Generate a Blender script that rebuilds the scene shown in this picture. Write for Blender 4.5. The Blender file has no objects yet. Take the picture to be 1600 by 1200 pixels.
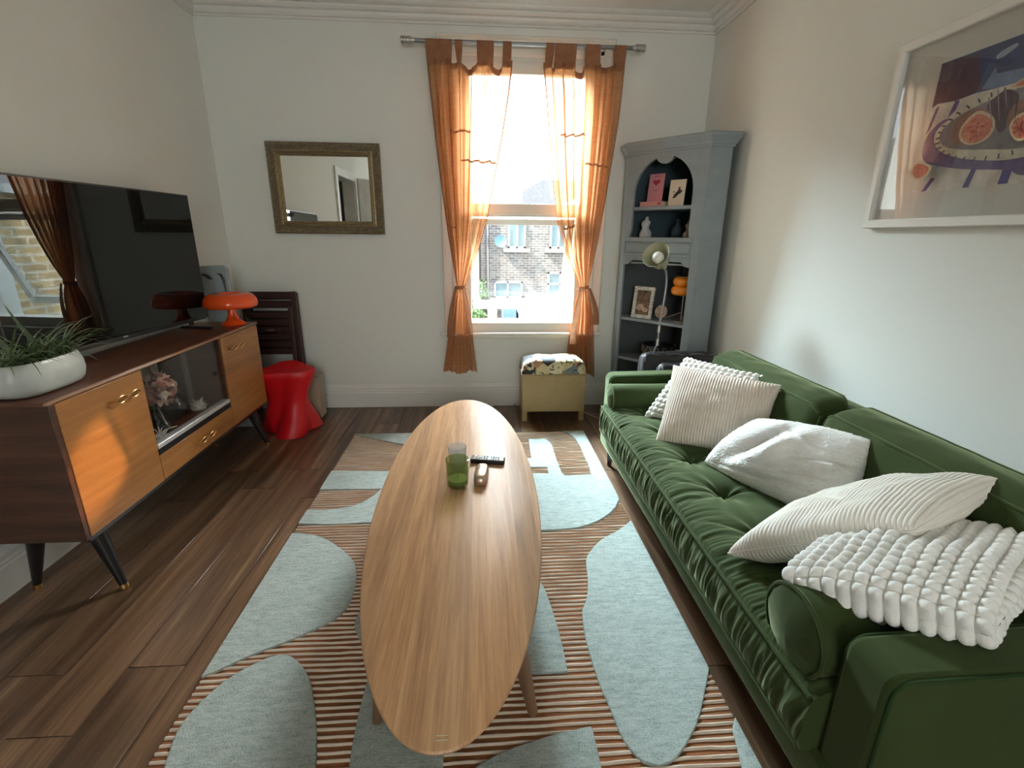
import bpy, bmesh, math, random
import numpy as np
from mathutils import Vector, Matrix, noise as mnoise

random.seed(7)
S = bpy.context.scene
COL = S.collection
PI = math.pi

# ------------------------------------------------------------------ camera, sky, sun, exposure
cam_d = bpy.data.cameras.new('camera')
cam_d.sensor_width = 36.0
cam_d.lens = 755.0 / 1600.0 * 36.0
cam_d.clip_start = 0.02
cam = bpy.data.objects.new('camera', cam_d)
COL.objects.link(cam)
_p, _y, _r = 0.297323785, 0.0662056319, 0.0104894794
_F = Vector((math.sin(_y) * math.cos(_p), math.cos(_y) * math.cos(_p), -math.sin(_p)))
_R0 = Vector((math.cos(_y), -math.sin(_y), 0))
_U0 = _R0.cross(_F)
_R = _R0 * math.cos(_r) + _U0 * math.sin(_r)
_U = -_R0 * math.sin(_r) + _U0 * math.cos(_r)
_m = Matrix((_R, _U, -_F)).transposed().to_4x4()
_m.translation = (0, 0, 1.25)
cam.matrix_world = _m
S.camera = cam

wd = bpy.data.worlds.new('sky'); S.world = wd
wd.use_nodes = True
bg = wd.node_tree.nodes['Background']
bg.inputs[0].default_value = (0.86, 0.93, 1.0, 1)
bg.inputs[1].default_value = 5.4

def lamp(name, kind, loc, target, energy, color=(1, 1, 1), **kw):
    d = bpy.data.lights.new(name, kind); d.energy = energy; d.color = color
    for k, v in kw.items(): setattr(d, k, v)
    o = bpy.data.objects.new(name, d); COL.objects.link(o)
    o.location = loc
    o.rotation_euler = (Vector(target) - Vector(loc)).to_track_quat('-Z', 'Y').to_euler()
    return o
lamp('sun', 'SUN', (-6, -1.6, 7), (0, 0, 0), 24.0, (1.0, 0.93, 0.8), angle=0.02)
# area lamps added to boost the sky's daylight through the window
lamp('sky_fill_window', 'AREA', (-1.5, 7.6, 5.0), (0.9, 1.7, 0.9), 7400, (0.70, 0.90, 1.0), shape='RECTANGLE', size=4.2, size_y=2.6)
lamp('sky_fill_above_roofs', 'AREA', (0.4, 9.0, 5.2), (0.3, 1.5, 0.6), 500, (0.78, 0.93, 1.0), shape='RECTANGLE', size=6.0, size_y=2.4)
lamp('sky_fill_over_extension', 'AREA', (3.3, 8.2, 5.0), (-0.6, 1.6, 0.3), 3300, (0.86, 0.95, 1.0), shape='RECTANGLE', size=3.6, size_y=2.4)
# added front fill lamp, set outside the made-up window behind the camera
lamp('rear_fill', 'AREA', (0.2, -3.35, 1.75), (0.0, 1.5, 1.0), 34, (1.0, 0.97, 0.86), shape='RECTANGLE', size=1.3, size_y=1.4)
# low sunlight thrown back by a pane of a neighbouring house, reaching the sideboard door
lamp('sunlight_off_neighbour_pane', 'SPOT', (3.35, 7.3, 4.0), (-1.33, 1.615, 0.47), 6500, (1.0, 0.62, 0.25), spot_size=math.radians(2.1), spot_blend=0.55, shadow_soft_size=0.03)

S.view_settings.view_transform = 'Standard'
S.view_settings.look = 'None'
S.view_settings.exposure = 0.05
S.view_settings.gamma = 1.0
S.view_settings.use_curve_mapping = False
S.cycles.max_bounces = 10
S.cycles.diffuse_bounces = 5
S.cycles.transparent_max_bounces = 24
S.cycles.sample_clamp_indirect = 6.0
S.cycles.caustics_reflective = False
S.cycles.caustics_refractive = False

# ------------------------------------------------------------------ materials
class NT:
    def __init__(s, name):
        s.m = bpy.data.materials.new(name); s.m.use_nodes = True
        s.t = s.m.node_tree; s.n = s.t.nodes; s.l = s.t.links
        s.b = s.n['Principled BSDF']; s.out = s.n['Material Output']
    def add(s, t, **kw):
        x = s.n.new(t)
        for k, v in kw.items(): setattr(x, k, v)
        return x
    def link(s, a, b): s.l.new(a, b)
    def coords(s, scale=(1, 1, 1), kind='Object', rnd=False, rot=(0, 0, 0)):
        tc = s.add('ShaderNodeTexCoord'); mp = s.add('ShaderNodeMapping')
        mp.inputs['Scale'].default_value = scale; mp.inputs['Rotation'].default_value = rot
        src = tc.outputs[kind]
        if rnd:
            oi = s.add('ShaderNodeObjectInfo'); mu = s.add('ShaderNodeVectorMath', operation='SCALE')
            va = s.add('ShaderNodeVectorMath', operation='ADD'); cx = s.add('ShaderNodeCombineXYZ')
            s.link(oi.outputs['Random'], cx.inputs[0]); s.link(oi.outputs['Random'], cx.inputs[1]); s.link(oi.outputs['Random'], cx.inputs[2])
            mu.inputs['Scale'].default_value = 41.0
            s.link(cx.outputs[0], mu.inputs[0]); s.link(src, va.inputs[0]); s.link(mu.outputs[0], va.inputs[1]); src = va.outputs[0]
        s.link(src, mp.inputs['Vector'])
        return mp.outputs[0]
    def noise(s, vec, scale=5, detail=4, rough=0.6, dist=0.0):
        x = s.add('ShaderNodeTexNoise'); x.inputs['Scale'].default_value = scale; x.inputs['Detail'].default_value = detail
        x.inputs['Roughness'].default_value = rough; x.inputs['Distortion'].default_value = dist
        s.link(vec, x.inputs['Vector']); return x.outputs['Fac']
    def ramp(s, fac, stops):
        r = s.add('ShaderNodeValToRGB'); e = r.color_ramp.elements
        while len(e) < len(stops): e.new(0.5)
        for i, (p, c) in enumerate(stops): e[i].position = p; e[i].color = (*c, 1) if len(c) == 3 else c
        s.link(fac, r.inputs[0]); return r.outputs[0]
    def bump(s, h, strength=0.2, dist=0.002):
        b = s.add('ShaderNodeBump'); b.inputs['Strength'].default_value = strength; b.inputs['Distance'].default_value = dist
        s.link(h, b.inputs['Height']); s.link(b.outputs[0], s.b.inputs['Normal'])
    def mix(s, a, b, fac, mode='MIX'):
        x = s.add('ShaderNodeMix', data_type='RGBA', blend_type=mode)
        for sock, v in ((x.inputs[6], a), (x.inputs[7], b)):
            if isinstance(v, tuple): sock.default_value = (*v, 1)
            else: s.link(v, sock)
        if isinstance(fac, float): x.inputs[0].default_value = fac
        else: s.link(fac, x.inputs[0])
        return x.outputs[2]
    def math(s, op, a, b=None):
        x = s.add('ShaderNodeMath', operation=op)
        for i, v in enumerate((a, b)):
            if v is None: continue
            if isinstance(v, (int, float)): x.inputs[i].default_value = v
            else: s.link(v, x.inputs[i])
        return x.outputs[0]
    def base(s, c, rough=0.5, metal=0.0, **kw):
        if isinstance(c, tuple): s.b.inputs['Base Color'].default_value = (*c, 1)
        else: s.link(c, s.b.inputs['Base Color'])
        s.b.inputs['Roughness'].default_value = rough; s.b.inputs['Metallic'].default_value = metal
        for k, v in kw.items(): s.b.inputs[k.replace('_', ' ')].default_value = v
        return s.m

def plain(name, c, rough=0.5, metal=0.0, var=0.08, scale=8, bump=0.0, bscale=60, bdist=0.002, kind='Object', **kw):
    t = NT(name); v = t.coords(kind=kind)
    n = t.noise(v, scale, 4)
    d = tuple(x * (1 - var) for x in c); u = tuple(min(1, x * (1 + var)) for x in c)
    col = t.ramp(n, [(0.3, d), (0.7, u)])
    if bump: t.bump(t.noise(v, bscale, 3), bump, bdist)
    return t.base(col, rough, metal, **kw)

def wood(name, stops, axis=1, scale=1.0, stretch=14, rough=0.4, rnd=False, bump=0.05, coat=0.0, tint=0.0):
    t = NT(name)
    sc = [stretch * scale] * 3; sc[axis] = scale * 0.8
    v = t.coords(tuple(sc), rnd=rnd)
    n1 = t.noise(v, 1.0, 6, 0.62, 0.35)
    n2 = t.noise(v, 5.0, 4, 0.6, 0.1)
    f = t.math('ADD', t.math('MULTIPLY', n1, 0.72), t.math('MULTIPLY', n2, 0.28))
    c = t.ramp(f, stops)
    if tint:
        oi = t.add('ShaderNodeObjectInfo')
        c = t.mix(c, t.ramp(oi.outputs['Random'], [(0, (1 - tint,) * 3), (0.5, (1, 0.97, 0.94)), (1, (1 + tint, 1 + tint * 0.8, 1 + tint * 0.6))]), 1.0, 'MULTIPLY')
    if bump: t.bump(n2, bump, 0.001)
    m = t.base(c, rough)
    t.b.inputs['Coat Weight'].default_value = coat; t.b.inputs['Coat Roughness'].default_value = 0.15
    return m

M = {}
M['wall'] = plain('wall_paint', (0.79, 0.80, 0.755), 0.75, var=0.02, scale=1.5, bump=0.12, bscale=140, bdist=0.001)
M['ceiling'] = plain('ceiling_paint', (0.80, 0.80, 0.78), 0.8, var=0.02, scale=2)
M['trim'] = plain('white_gloss_paint', (0.80, 0.79, 0.76), 0.4, var=0.03, scale=3)
M['window_white'] = plain('window_paint', (0.80, 0.78, 0.72), 0.35, var=0.03, scale=4)
M['plank'] = wood('walnut_plank', [(0.30, (0.030, 0.017, 0.010)), (0.44, (0.085, 0.046, 0.026)), (0.56, (0.150, 0.088, 0.050)), (0.70, (0.30, 0.195, 0.115))], 1, 1.0, 20, 0.30, rnd=True, tint=0.25)
M['subfloor'] = plain('dark_joint', (0.02, 0.012, 0.008), 0.9)
# oak of the table: long strips, each with its own tone
t = NT('table_oak'); tc = t.coords((1, 1, 1)); sx = t.add('ShaderNodeSeparateXYZ'); t.link(tc, sx.inputs[0])
strip = t.math('FLOOR', t.math('MULTIPLY', t.math('ADD', sx.outputs[0], 5.0), 15.5))
wn = t.add('ShaderNodeTexWhiteNoise', noise_dimensions='1D'); t.link(strip, wn.inputs['W'])
off = t.add('ShaderNodeCombineXYZ'); t.link(t.math('MULTIPLY', wn.outputs[0], 9.0), off.inputs[1]); t.link(t.math('MULTIPLY', wn.outputs[0], 3.0), off.inputs[2])
va = t.add('ShaderNodeVectorMath', operation='ADD'); t.link(tc, va.inputs[0]); t.link(off.outputs[0], va.inputs[1])
mp = t.add('ShaderNodeMapping'); mp.inputs['Scale'].default_value = (26, 1.1, 26); t.link(va.outputs[0], mp.inputs[0])
g1 = t.noise(mp.outputs[0], 1.0, 6, 0.65, 0.5); g2 = t.noise(mp.outputs[0], 7.0, 3, 0.6)
f = t.math('ADD', t.math('MULTIPLY', g1, 0.7), t.math('MULTIPLY', g2, 0.3))
c = t.ramp(f, [(0.3, (0.27, 0.135, 0.062)), (0.45, (0.44, 0.245, 0.120)), (0.58, (0.58, 0.345, 0.180)), (0.75, (0.70, 0.46, 0.265))])
c = t.mix(c, t.ramp(wn.outputs[0], [(0, (0.62, 0.58, 0.55)), (0.5, (1, 1, 1)), (1, (1.18, 1.14, 1.08))]), 1.0, 'MULTIPLY')
t.bump(g2, 0.04, 0.001)
M['table'] = t.base(c, 0.46); t.b.inputs['Specular IOR Level'].default_value = 0.7
M['table_leg'] = wood('table_leg_oak', [(0.3, (0.12, 0.06, 0.032)), (0.6, (0.22, 0.115, 0.06)), (0.8, (0.30, 0.17, 0.09))], 2, 1.2, 14, 0.4)
M['teak'] = wood('teak_door', [(0.3, (0.23, 0.088, 0.022)), (0.5, (0.33, 0.135, 0.034)), (0.7, (0.43, 0.195, 0.056))], 1, 1.6, 14, 0.38, coat=0.10)
M['mahogany'] = wood('mahogany_body', [(0.3, (0.050, 0.016, 0.008)), (0.5, (0.110, 0.034, 0.016)), (0.72, (0.185, 0.064, 0.030))], 1, 1.6, 14, 0.30, coat=0.08)
M['mahogany_end'] = wood('mahogany_end', [(0.3, (0.030, 0.011, 0.006)), (0.5, (0.068, 0.024, 0.012)), (0.72, (0.125, 0.048, 0.024))], 0, 1.6, 14, 0.36, coat=0.04)
M['lip'] = wood('top_lip', [(0.3, (0.27, 0.13, 0.075)), (0.7, (0.44, 0.25, 0.15))], 1, 2, 14, 0.3)
M['dark_wood'] = wood('dark_stained_wood', [(0.3, (0.022, 0.008, 0.006)), (0.7, (0.06, 0.024, 0.018))], 2, 2, 12, 0.4)
M['black_wood'] = plain('black_lacquer', (0.012, 0.011, 0.011), 0.28)
M['black'] = plain('black_plastic', (0.012, 0.012, 0.013), 0.35)
M['black_leather'] = plain('black_leather', (0.014, 0.014, 0.017), 0.46, bump=0.25, bscale=180)
M['brass'] = plain('brass', (0.62, 0.38, 0.14), 0.28, 1.0)
M['steel'] = plain('brushed_steel', (0.55, 0.54, 0.52), 0.32, 1.0)
M['steel_dark'] = plain('dark_steel', (0.26, 0.26, 0.27), 0.35, 1.0)
M['alu'] = plain('pale_aluminium', (0.80, 0.82, 0.84), 0.35, 0.6)
M['mirror'] = plain('silvered_glass', (0.86, 0.87, 0.84), 0.015, 1.0, var=0.0)
M['gilt'] = plain('antique_gilt', (0.36, 0.285, 0.165), 0.42, 0.75, var=0.35, scale=90, bump=0.4, bscale=160)
M['gilt_dark'] = plain('antique_gilt_dark', (0.19, 0.15, 0.09), 0.45, 0.7, var=0.6, scale=120, bump=0.8, bscale=150, bdist=0.004)
M['screen'] = plain('tv_screen', (0.003, 0.004, 0.005), 0.012, var=0.0, IOR=1.42)
t = NT('curtain_cotton'); n_ = t.n; n_.remove(t.b)
v = t.coords((1, 1, 1)); w1 = t.noise(t.coords((420, 420, 14)), 1.0, 2); w2 = t.noise(t.coords((14, 14, 520)), 1.0, 2)
wv = t.math('ADD', w1, w2)
colr = t.ramp(t.noise(v, 3, 3), [(0.3, (0.54, 0.245, 0.105)), (0.7, (0.66, 0.325, 0.155))])
df = t.add('ShaderNodeBsdfDiffuse'); tl = t.add('ShaderNodeBsdfTranslucent'); tr = t.add('ShaderNodeBsdfTransparent')
t.link(colr, df.inputs[0]); t.link(colr, tl.inputs[0]); tr.inputs[0].default_value = (1.0, 0.84, 0.66, 1)
m1 = t.add('ShaderNodeMixShader'); m1.inputs[0].default_value = 0.58; t.link(df.outputs[0], m1.inputs[1]); t.link(tl.outputs[0], m1.inputs[2])
m2 = t.add('ShaderNodeMixShader'); t.link(t.ramp(wv, [(0.74, (0.05, 0.05, 0.05)), (1.25, (0.34, 0.34, 0.34))]), m2.inputs[0])
t.link(m1.outputs[0], m2.inputs[1]); t.link(tr.outputs[0], m2.inputs[2]); t.link(m2.outputs[0], t.out.inputs[0])
M['curtain'] = t.m
t = NT('curtain_hem'); t.n.remove(t.b)
df = t.add('ShaderNodeBsdfDiffuse'); tl = t.add('ShaderNodeBsdfTranslucent')
cc = t.ramp(t.noise(t.coords(), 30, 3), [(0.3, (0.29, 0.135, 0.075)), (0.7, (0.37, 0.18, 0.10))])
t.link(cc, df.inputs[0]); t.link(cc, tl.inputs[0])
m1 = t.add('ShaderNodeMixShader'); m1.inputs[0].default_value = 0.2; t.link(df.outputs[0], m1.inputs[1]); t.link(tl.outputs[0], m1.inputs[2]); t.link(m1.outputs[0], t.out.inputs[0])
M['curtain_hem'] = t.m
def glass(name, tint=(1, 1, 1), refl=0.06, rough=0.0, body=None, bodyfac=0.0):
    t = NT(name); t.n.remove(t.b)
    tr = t.add('ShaderNodeBsdfTransparent'); tr.inputs[0].default_value = (*tint, 1)
    gl = t.add('ShaderNodeBsdfGlossy'); gl.inputs['Roughness'].default_value = rough
    lw = t.add('ShaderNodeLayerWeight'); lw.inputs['Blend'].default_value = 0.5
    fr = t.math('ADD', t.math('MULTIPLY', t.math('POWER', lw.outputs['Facing'], 5.0), 0.96), 0.04)
    mx = t.add('ShaderNodeMixShader'); t.link(fr, mx.inputs[0]); t.link(tr.outputs[0], mx.inputs[1]); t.link(gl.outputs[0], mx.inputs[2])
    last = mx
    if body:
        d = t.add('ShaderNodeBsdfPrincipled'); d.inputs['Base Color'].default_value = (*body, 1); d.inputs['Roughness'].default_value = 0.15
        m3 = t.add('ShaderNodeMixShader'); m3.inputs[0].default_value = bodyfac
        t.link(mx.outputs[0], m3.inputs[1]); t.link(d.outputs[0], m3.inputs[2]); last = m3
    t.link(last.outputs[0], t.out.inputs[0]); return t.m
M['glass'] = glass('clear_glass')
M['picture_glass'] = glass('picture_glass')
M['green_glass'] = glass('green_glass', (0.86, 0.92, 0.72), body=(0.13, 0.20, 0.065), bodyfac=0.26)
M['tumbler'] = glass('ribbed_glass', (0.90, 0.94, 0.97), body=(0.75, 0.82, 0.9), bodyfac=0.18)
M['dark_glass'] = glass('smoky_glass', (0.35, 0.42, 0.44), body=(0.02, 0.03, 0.035), bodyfac=0.25)
M['shade_glass'] = glass('frosted_olive_glass', (0.62, 0.60, 0.45), body=(0.50, 0.49, 0.36), bodyfac=0.7)
def velvet(name, c, sheen=0.5):
    t = NT(name); v = t.coords()
    col = t.ramp(t.noise(v, 4.5, 5), [(0.3, tuple(x * 0.82 for x in c)), (0.7, tuple(x * 1.18 for x in c))])
    t.bump(t.noise(v, 420, 2), 0.12, 0.001)
    m = t.base(col, 0.85); t.b.inputs['Sheen Weight'].default_value = sheen; t.b.inputs['Sheen Roughness'].default_value = 0.35
    t.b.inputs['Sheen Tint'].default_value = (0.74, 0.83, 0.50, 1); t.b.inputs['Specular IOR Level'].default_value = 0.15
    return m
M['velvet'] = velvet('green_velvet', (0.036, 0.054, 0.016), 0.52)
M['velvet_dark'] = velvet('green_velvet_piping', (0.020, 0.045, 0.013), 0.2)
def cloth(name, c, bs=300, b=0.3, bd=0.002, var=0.05, sheen=0.15):
    t = NT(name); v = t.coords(); n = t.noise(v, 9, 4)
    col = t.ramp(n, [(0.3, tuple(x * (1 - var) for x in c)), (0.7, tuple(min(1, x * (1 + var)) for x in c))])
    t.bump(t.noise(v, bs, 3, 0.7), b, bd)
    m = t.base(col, 0.95); t.b.inputs['Sheen Weight'].default_value = sheen; t.b.inputs['Specular IOR Level'].default_value = 0.1
    return m
M['corduroy'] = cloth('beige_corduroy', (0.84, 0.80, 0.72), 500, 0.2, 0.001)
M['corduroy_beige'] = cloth('warm_beige_corduroy', (0.68, 0.595, 0.505), 500, 0.2, 0.001)
M['bobble'] = cloth('cream_bobble', (0.90, 0.89, 0.85), 600, 0.35, 0.002)
M['boucle'] = cloth('cream_boucle', (0.90, 0.89, 0.86), 130, 0.9, 0.006, 0.06)
M['rug_rust'] = cloth('rug_rust_pile', (0.30, 0.115, 0.045), 400, 0.6, 0.004, 0.18)
M['rug_cream'] = cloth('rug_cream_pile', (0.66, 0.55, 0.44), 400, 0.6, 0.004, 0.12)
t = NT('rug_sage_pile'); v = t.coords(); a = t.noise(t.coords((26, 90, 26)), 1.0, 5, 0.7); b_ = t.noise(v, 260, 3, 0.7)
col = t.ramp(t.math('ADD', t.math('MULTIPLY', a, 0.5), t.math('MULTIPLY', b_, 0.5)), [(0.36, (0.23, 0.27, 0.245)), (0.5, (0.385, 0.435, 0.40)), (0.64, (0.50, 0.555, 0.515))])
t.bump(b_, 0.8, 0.005); M['rug_sage'] = t.base(col, 1.0); t.b.inputs['Specular IOR Level'].default_value = 0.05
M['grey_paint'] = plain('grey_blue_chalk_paint', (0.265, 0.305, 0.325), 0.55, var=0.07, scale=9)
M['teal_paint'] = plain('dark_teal_paint', (0.035, 0.066, 0.082), 0.6, var=0.1, scale=6)
M['inner_grey'] = plain('charcoal_paint', (0.075, 0.085, 0.09), 0.6, var=0.1, scale=6)
M['orange_gloss'] = plain('orange_gloss', (0.80, 0.085, 0.012), 0.12, var=0.03)
M['amber'] = plain('amber_glass', (0.80, 0.26, 0.02), 0.18, var=0.05)
M['red'] = plain('red_plastic', (0.62, 0.004, 0.010), 0.42, var=0.05, scale=3)
M['card_brown'] = plain('cardboard', (0.42, 0.36, 0.27), 0.8)
M['pot'] = plain('pale_stoneware', (0.50, 0.525, 0.50), 0.3, var=0.07, scale=18)
M['soil'] = plain('dark_soil', (0.02, 0.016, 0.012), 0.95, var=0.4, scale=60)
M['leaf'] = plain('spider_leaf', (0.085, 0.14, 0.045), 0.45, var=0.35, scale=30)
M['leaf_pale'] = plain('spider_leaf_pale', (0.26, 0.33, 0.19), 0.45, var=0.3, scale=30)
M['leaf_thick'] = plain('stem_leaf', (0.16, 0.21, 0.13), 0.5, var=0.3, scale=30)
M['cream'] = plain('cream_paper', (0.70, 0.62, 0.48), 0.7, var=0.02)
M['pink'] = plain('pink_paper', (0.62, 0.25, 0.28), 0.6, var=0.03)
M['pink2'] = plain('pale_pink_cover', (0.60, 0.30, 0.27), 0.6, var=0.06)
M['crimson'] = plain('crimson_print', (0.42, 0.03, 0.06), 0.6)
M['ink'] = plain('black_ink', (0.03, 0.02, 0.02), 0.7)
M['marble'] = plain('pale_plaster', (0.50, 0.52, 0.53), 0.5, var=0.1, scale=20)
M['stone_brown'] = plain('brown_stone', (0.17, 0.145, 0.12), 0.6, var=0.3, scale=50)
M['shell'] = plain('shell_white', (0.72, 0.70, 0.64), 0.35, var=0.15, scale=40)
M['photo_dark'] = plain('photo_print', (0.16, 0.10, 0.065), 0.4, var=0.8, scale=38)
M['photo_light'] = plain('photo_print_light', (0.46, 0.33, 0.25), 0.4, var=0.4, scale=50)
M['wicker'] = plain('brown_basket', (0.10, 0.062, 0.04), 0.8, var=0.35, scale=60)
M['ottoman'] = plain('gold_woven_vinyl', (0.32, 0.225, 0.095), 0.5, var=0.06, scale=12, bump=0.4, bscale=400)
M['white_plastic'] = plain('white_plastic', (0.75, 0.75, 0.73), 0.4)
M['cable_pink'] = plain('pale_cable', (0.55, 0.40, 0.36), 0.5)
M['frame_white'] = plain('white_frame', (0.84, 0.83, 0.79), 0.4, var=0.02)
M['mat'] = plain('mount_board', (0.60, 0.60, 0.55), 0.8, var=0.02)
M['bronze'] = plain('pale_bronze', (0.62, 0.50, 0.40), 0.30, 0.85, var=0.1, scale=12)
M['wax'] = plain('green_wax', (0.30, 0.37, 0.17), 0.5)
M['grey_plastic'] = plain('blue_grey_plastic', (0.30, 0.36, 0.375), 0.5)
M['bulb'] = plain('white_bulb', (0.80, 0.78, 0.74), 0.25)
M['door_white'] = plain('white_door_paint', (0.72, 0.73, 0.70), 0.45)
t = NT('reeded_back'); v = t.coords((1, 1, 1)); w = t.add('ShaderNodeTexWave'); w.bands_direction = 'Y'; w.inputs['Scale'].default_value = 26; t.link(v, w.inputs[0])
M['reeded'] = t.base(t.ramp(w.outputs['Fac'], [(0.2, (0.36, 0.34, 0.27)), (0.8, (0.62, 0.59, 0.48))]), 0.6); t.bump(w.outputs['Fac'], 0.6, 0.004)
# floral cloth
t = NT('floral_tapestry'); v = t.coords((1, 1, 1), rot=(0.3, 0.2, 0.4)); vo = t.add('ShaderNodeTexVoronoi'); vo.inputs['Scale'].default_value = 13; t.link(v, vo.inputs['Vector'])
nz = t.noise(v, 22, 4, 0.7, 1.2); sepc = t.add('ShaderNodeSeparateColor'); t.link(vo.outputs['Color'], sepc.inputs[0])
c1 = t.ramp(sepc.outputs[0], [(0.0, (0.56, 0.46, 0.25)), (0.38, (0.62, 0.54, 0.34)), (0.58, (0.42, 0.24, 0.13)), (0.74, (0.16, 0.20, 0.20)), (0.84, (0.03, 0.03, 0.03))]); t.n[-1].color_ramp.interpolation = 'CONSTANT'
c2 = t.mix(c1, (0.025, 0.022, 0.022), t.ramp(nz, [(0.54, (0, 0, 0)), (0.58, (1, 1, 1))]))
M['floral'] = t.base(c2, 0.85)
def brick(name, c1, c2, mortar, axes='XZ', scale=1.0):
    t = NT(name); tc = t.add('ShaderNodeTexCoord'); sp = t.add('ShaderNodeSeparateXYZ'); cb = t.add('ShaderNodeCombineXYZ'); t.link(tc.outputs['Object'], sp.inputs[0])
    t.link(sp.outputs['XYZ'.index(axes[0])], cb.inputs[0]); t.link(sp.outputs['XYZ'.index(axes[1])], cb.inputs[1])
    b = t.add('ShaderNodeTexBrick'); t.link(cb.outputs[0], b.inputs['Vector']); b.inputs['Scale'].default_value = scale
    b.inputs['Color1'].default_value = (*c1, 1); b.inputs['Color2'].default_value = (*c2, 1); b.inputs['Mortar'].default_value = (*mortar, 1)
    b.inputs['Brick Width'].default_value = 0.225; b.inputs['Row Height'].default_value = 0.075; b.inputs['Mortar Size'].default_value = 0.012; b.inputs['Bias'].default_value = -0.1
    n = t.noise(cb.outputs[0], 9, 4); c = t.mix(b.outputs['Color'], t.ramp(n, [(0.3, (0.7, 0.7, 0.72)), (0.7, (1.15, 1.12, 1.08))]), 1.0, 'MULTIPLY')
    return t.base(c, 0.9)
M['brick_far'] = brick('stock_brick', (0.175, 0.165, 0.155), (0.085, 0.083, 0.082), (0.25, 0.25, 0.25))
M['brick_near'] = brick('yellow_stock_brick', (0.56, 0.43, 0.23), (0.42, 0.31, 0.165), (0.64, 0.58, 0.45), 'YZ')
M['brick_red'] = brick('red_brick', (0.34, 0.14, 0.09), (0.26, 0.10, 0.07), (0.4, 0.35, 0.3))
M['slate'] = brick('slate_roof', (0.075, 0.088, 0.105), (0.055, 0.066, 0.08), (0.04, 0.045, 0.055), 'XZ', 1.3)
M['far_pane'] = plain('far_window_pane', (0.10, 0.16, 0.19), 0.1)
M['far_white'] = plain('far_white_frame', (0.30, 0.31, 0.32), 0.5)
M['dish'] = plain('satellite_dish', (0.09, 0.19, 0.32), 0.5)
M['render_white'] = plain('pale_render', (0.40, 0.41, 0.41), 0.8)
M['shrub'] = plain('shrub_leaf', (0.10, 0.19, 0.07), 0.8, var=0.5, scale=20)
M['garden'] = plain('garden_ground', (0.18, 0.19, 0.14), 0.9, var=0.3, scale=2)
M['blue_bin'] = plain('blue_cover', (0.09, 0.17, 0.36), 0.6)
M['carpet_grey'] = plain('hall_carpet', (0.16, 0.16, 0.16), 0.9)
ART = {}
for k, c in dict(navy=(0.045, 0.065, 0.16), purple=(0.085, 0.055, 0.085), mid=(0.16, 0.22, 0.36), pale=(0.30, 0.36, 0.44), cloth=(0.62, 0.60, 0.54), stripe=(0.10, 0.09, 0.26), shadow=(0.165, 0.135, 0.26), rim=(0.64, 0.62, 0.50), plate=(0.24, 0.22, 0.235), figdark=(0.10, 0.065, 0.085), figskin=(0.27, 0.15, 0.12), pith=(0.66, 0.54, 0.36), flesh=(0.62, 0.22, 0.15), seed=(0.44, 0.07, 0.06), pale_flesh=(0.74, 0.38, 0.26), figglint=(0.36, 0.28, 0.32), dash=(0.085, 0.075, 0.11)).items():
    ART[k] = plain('print_' + k, c, 0.75, var=0.22, scale=26)

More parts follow.
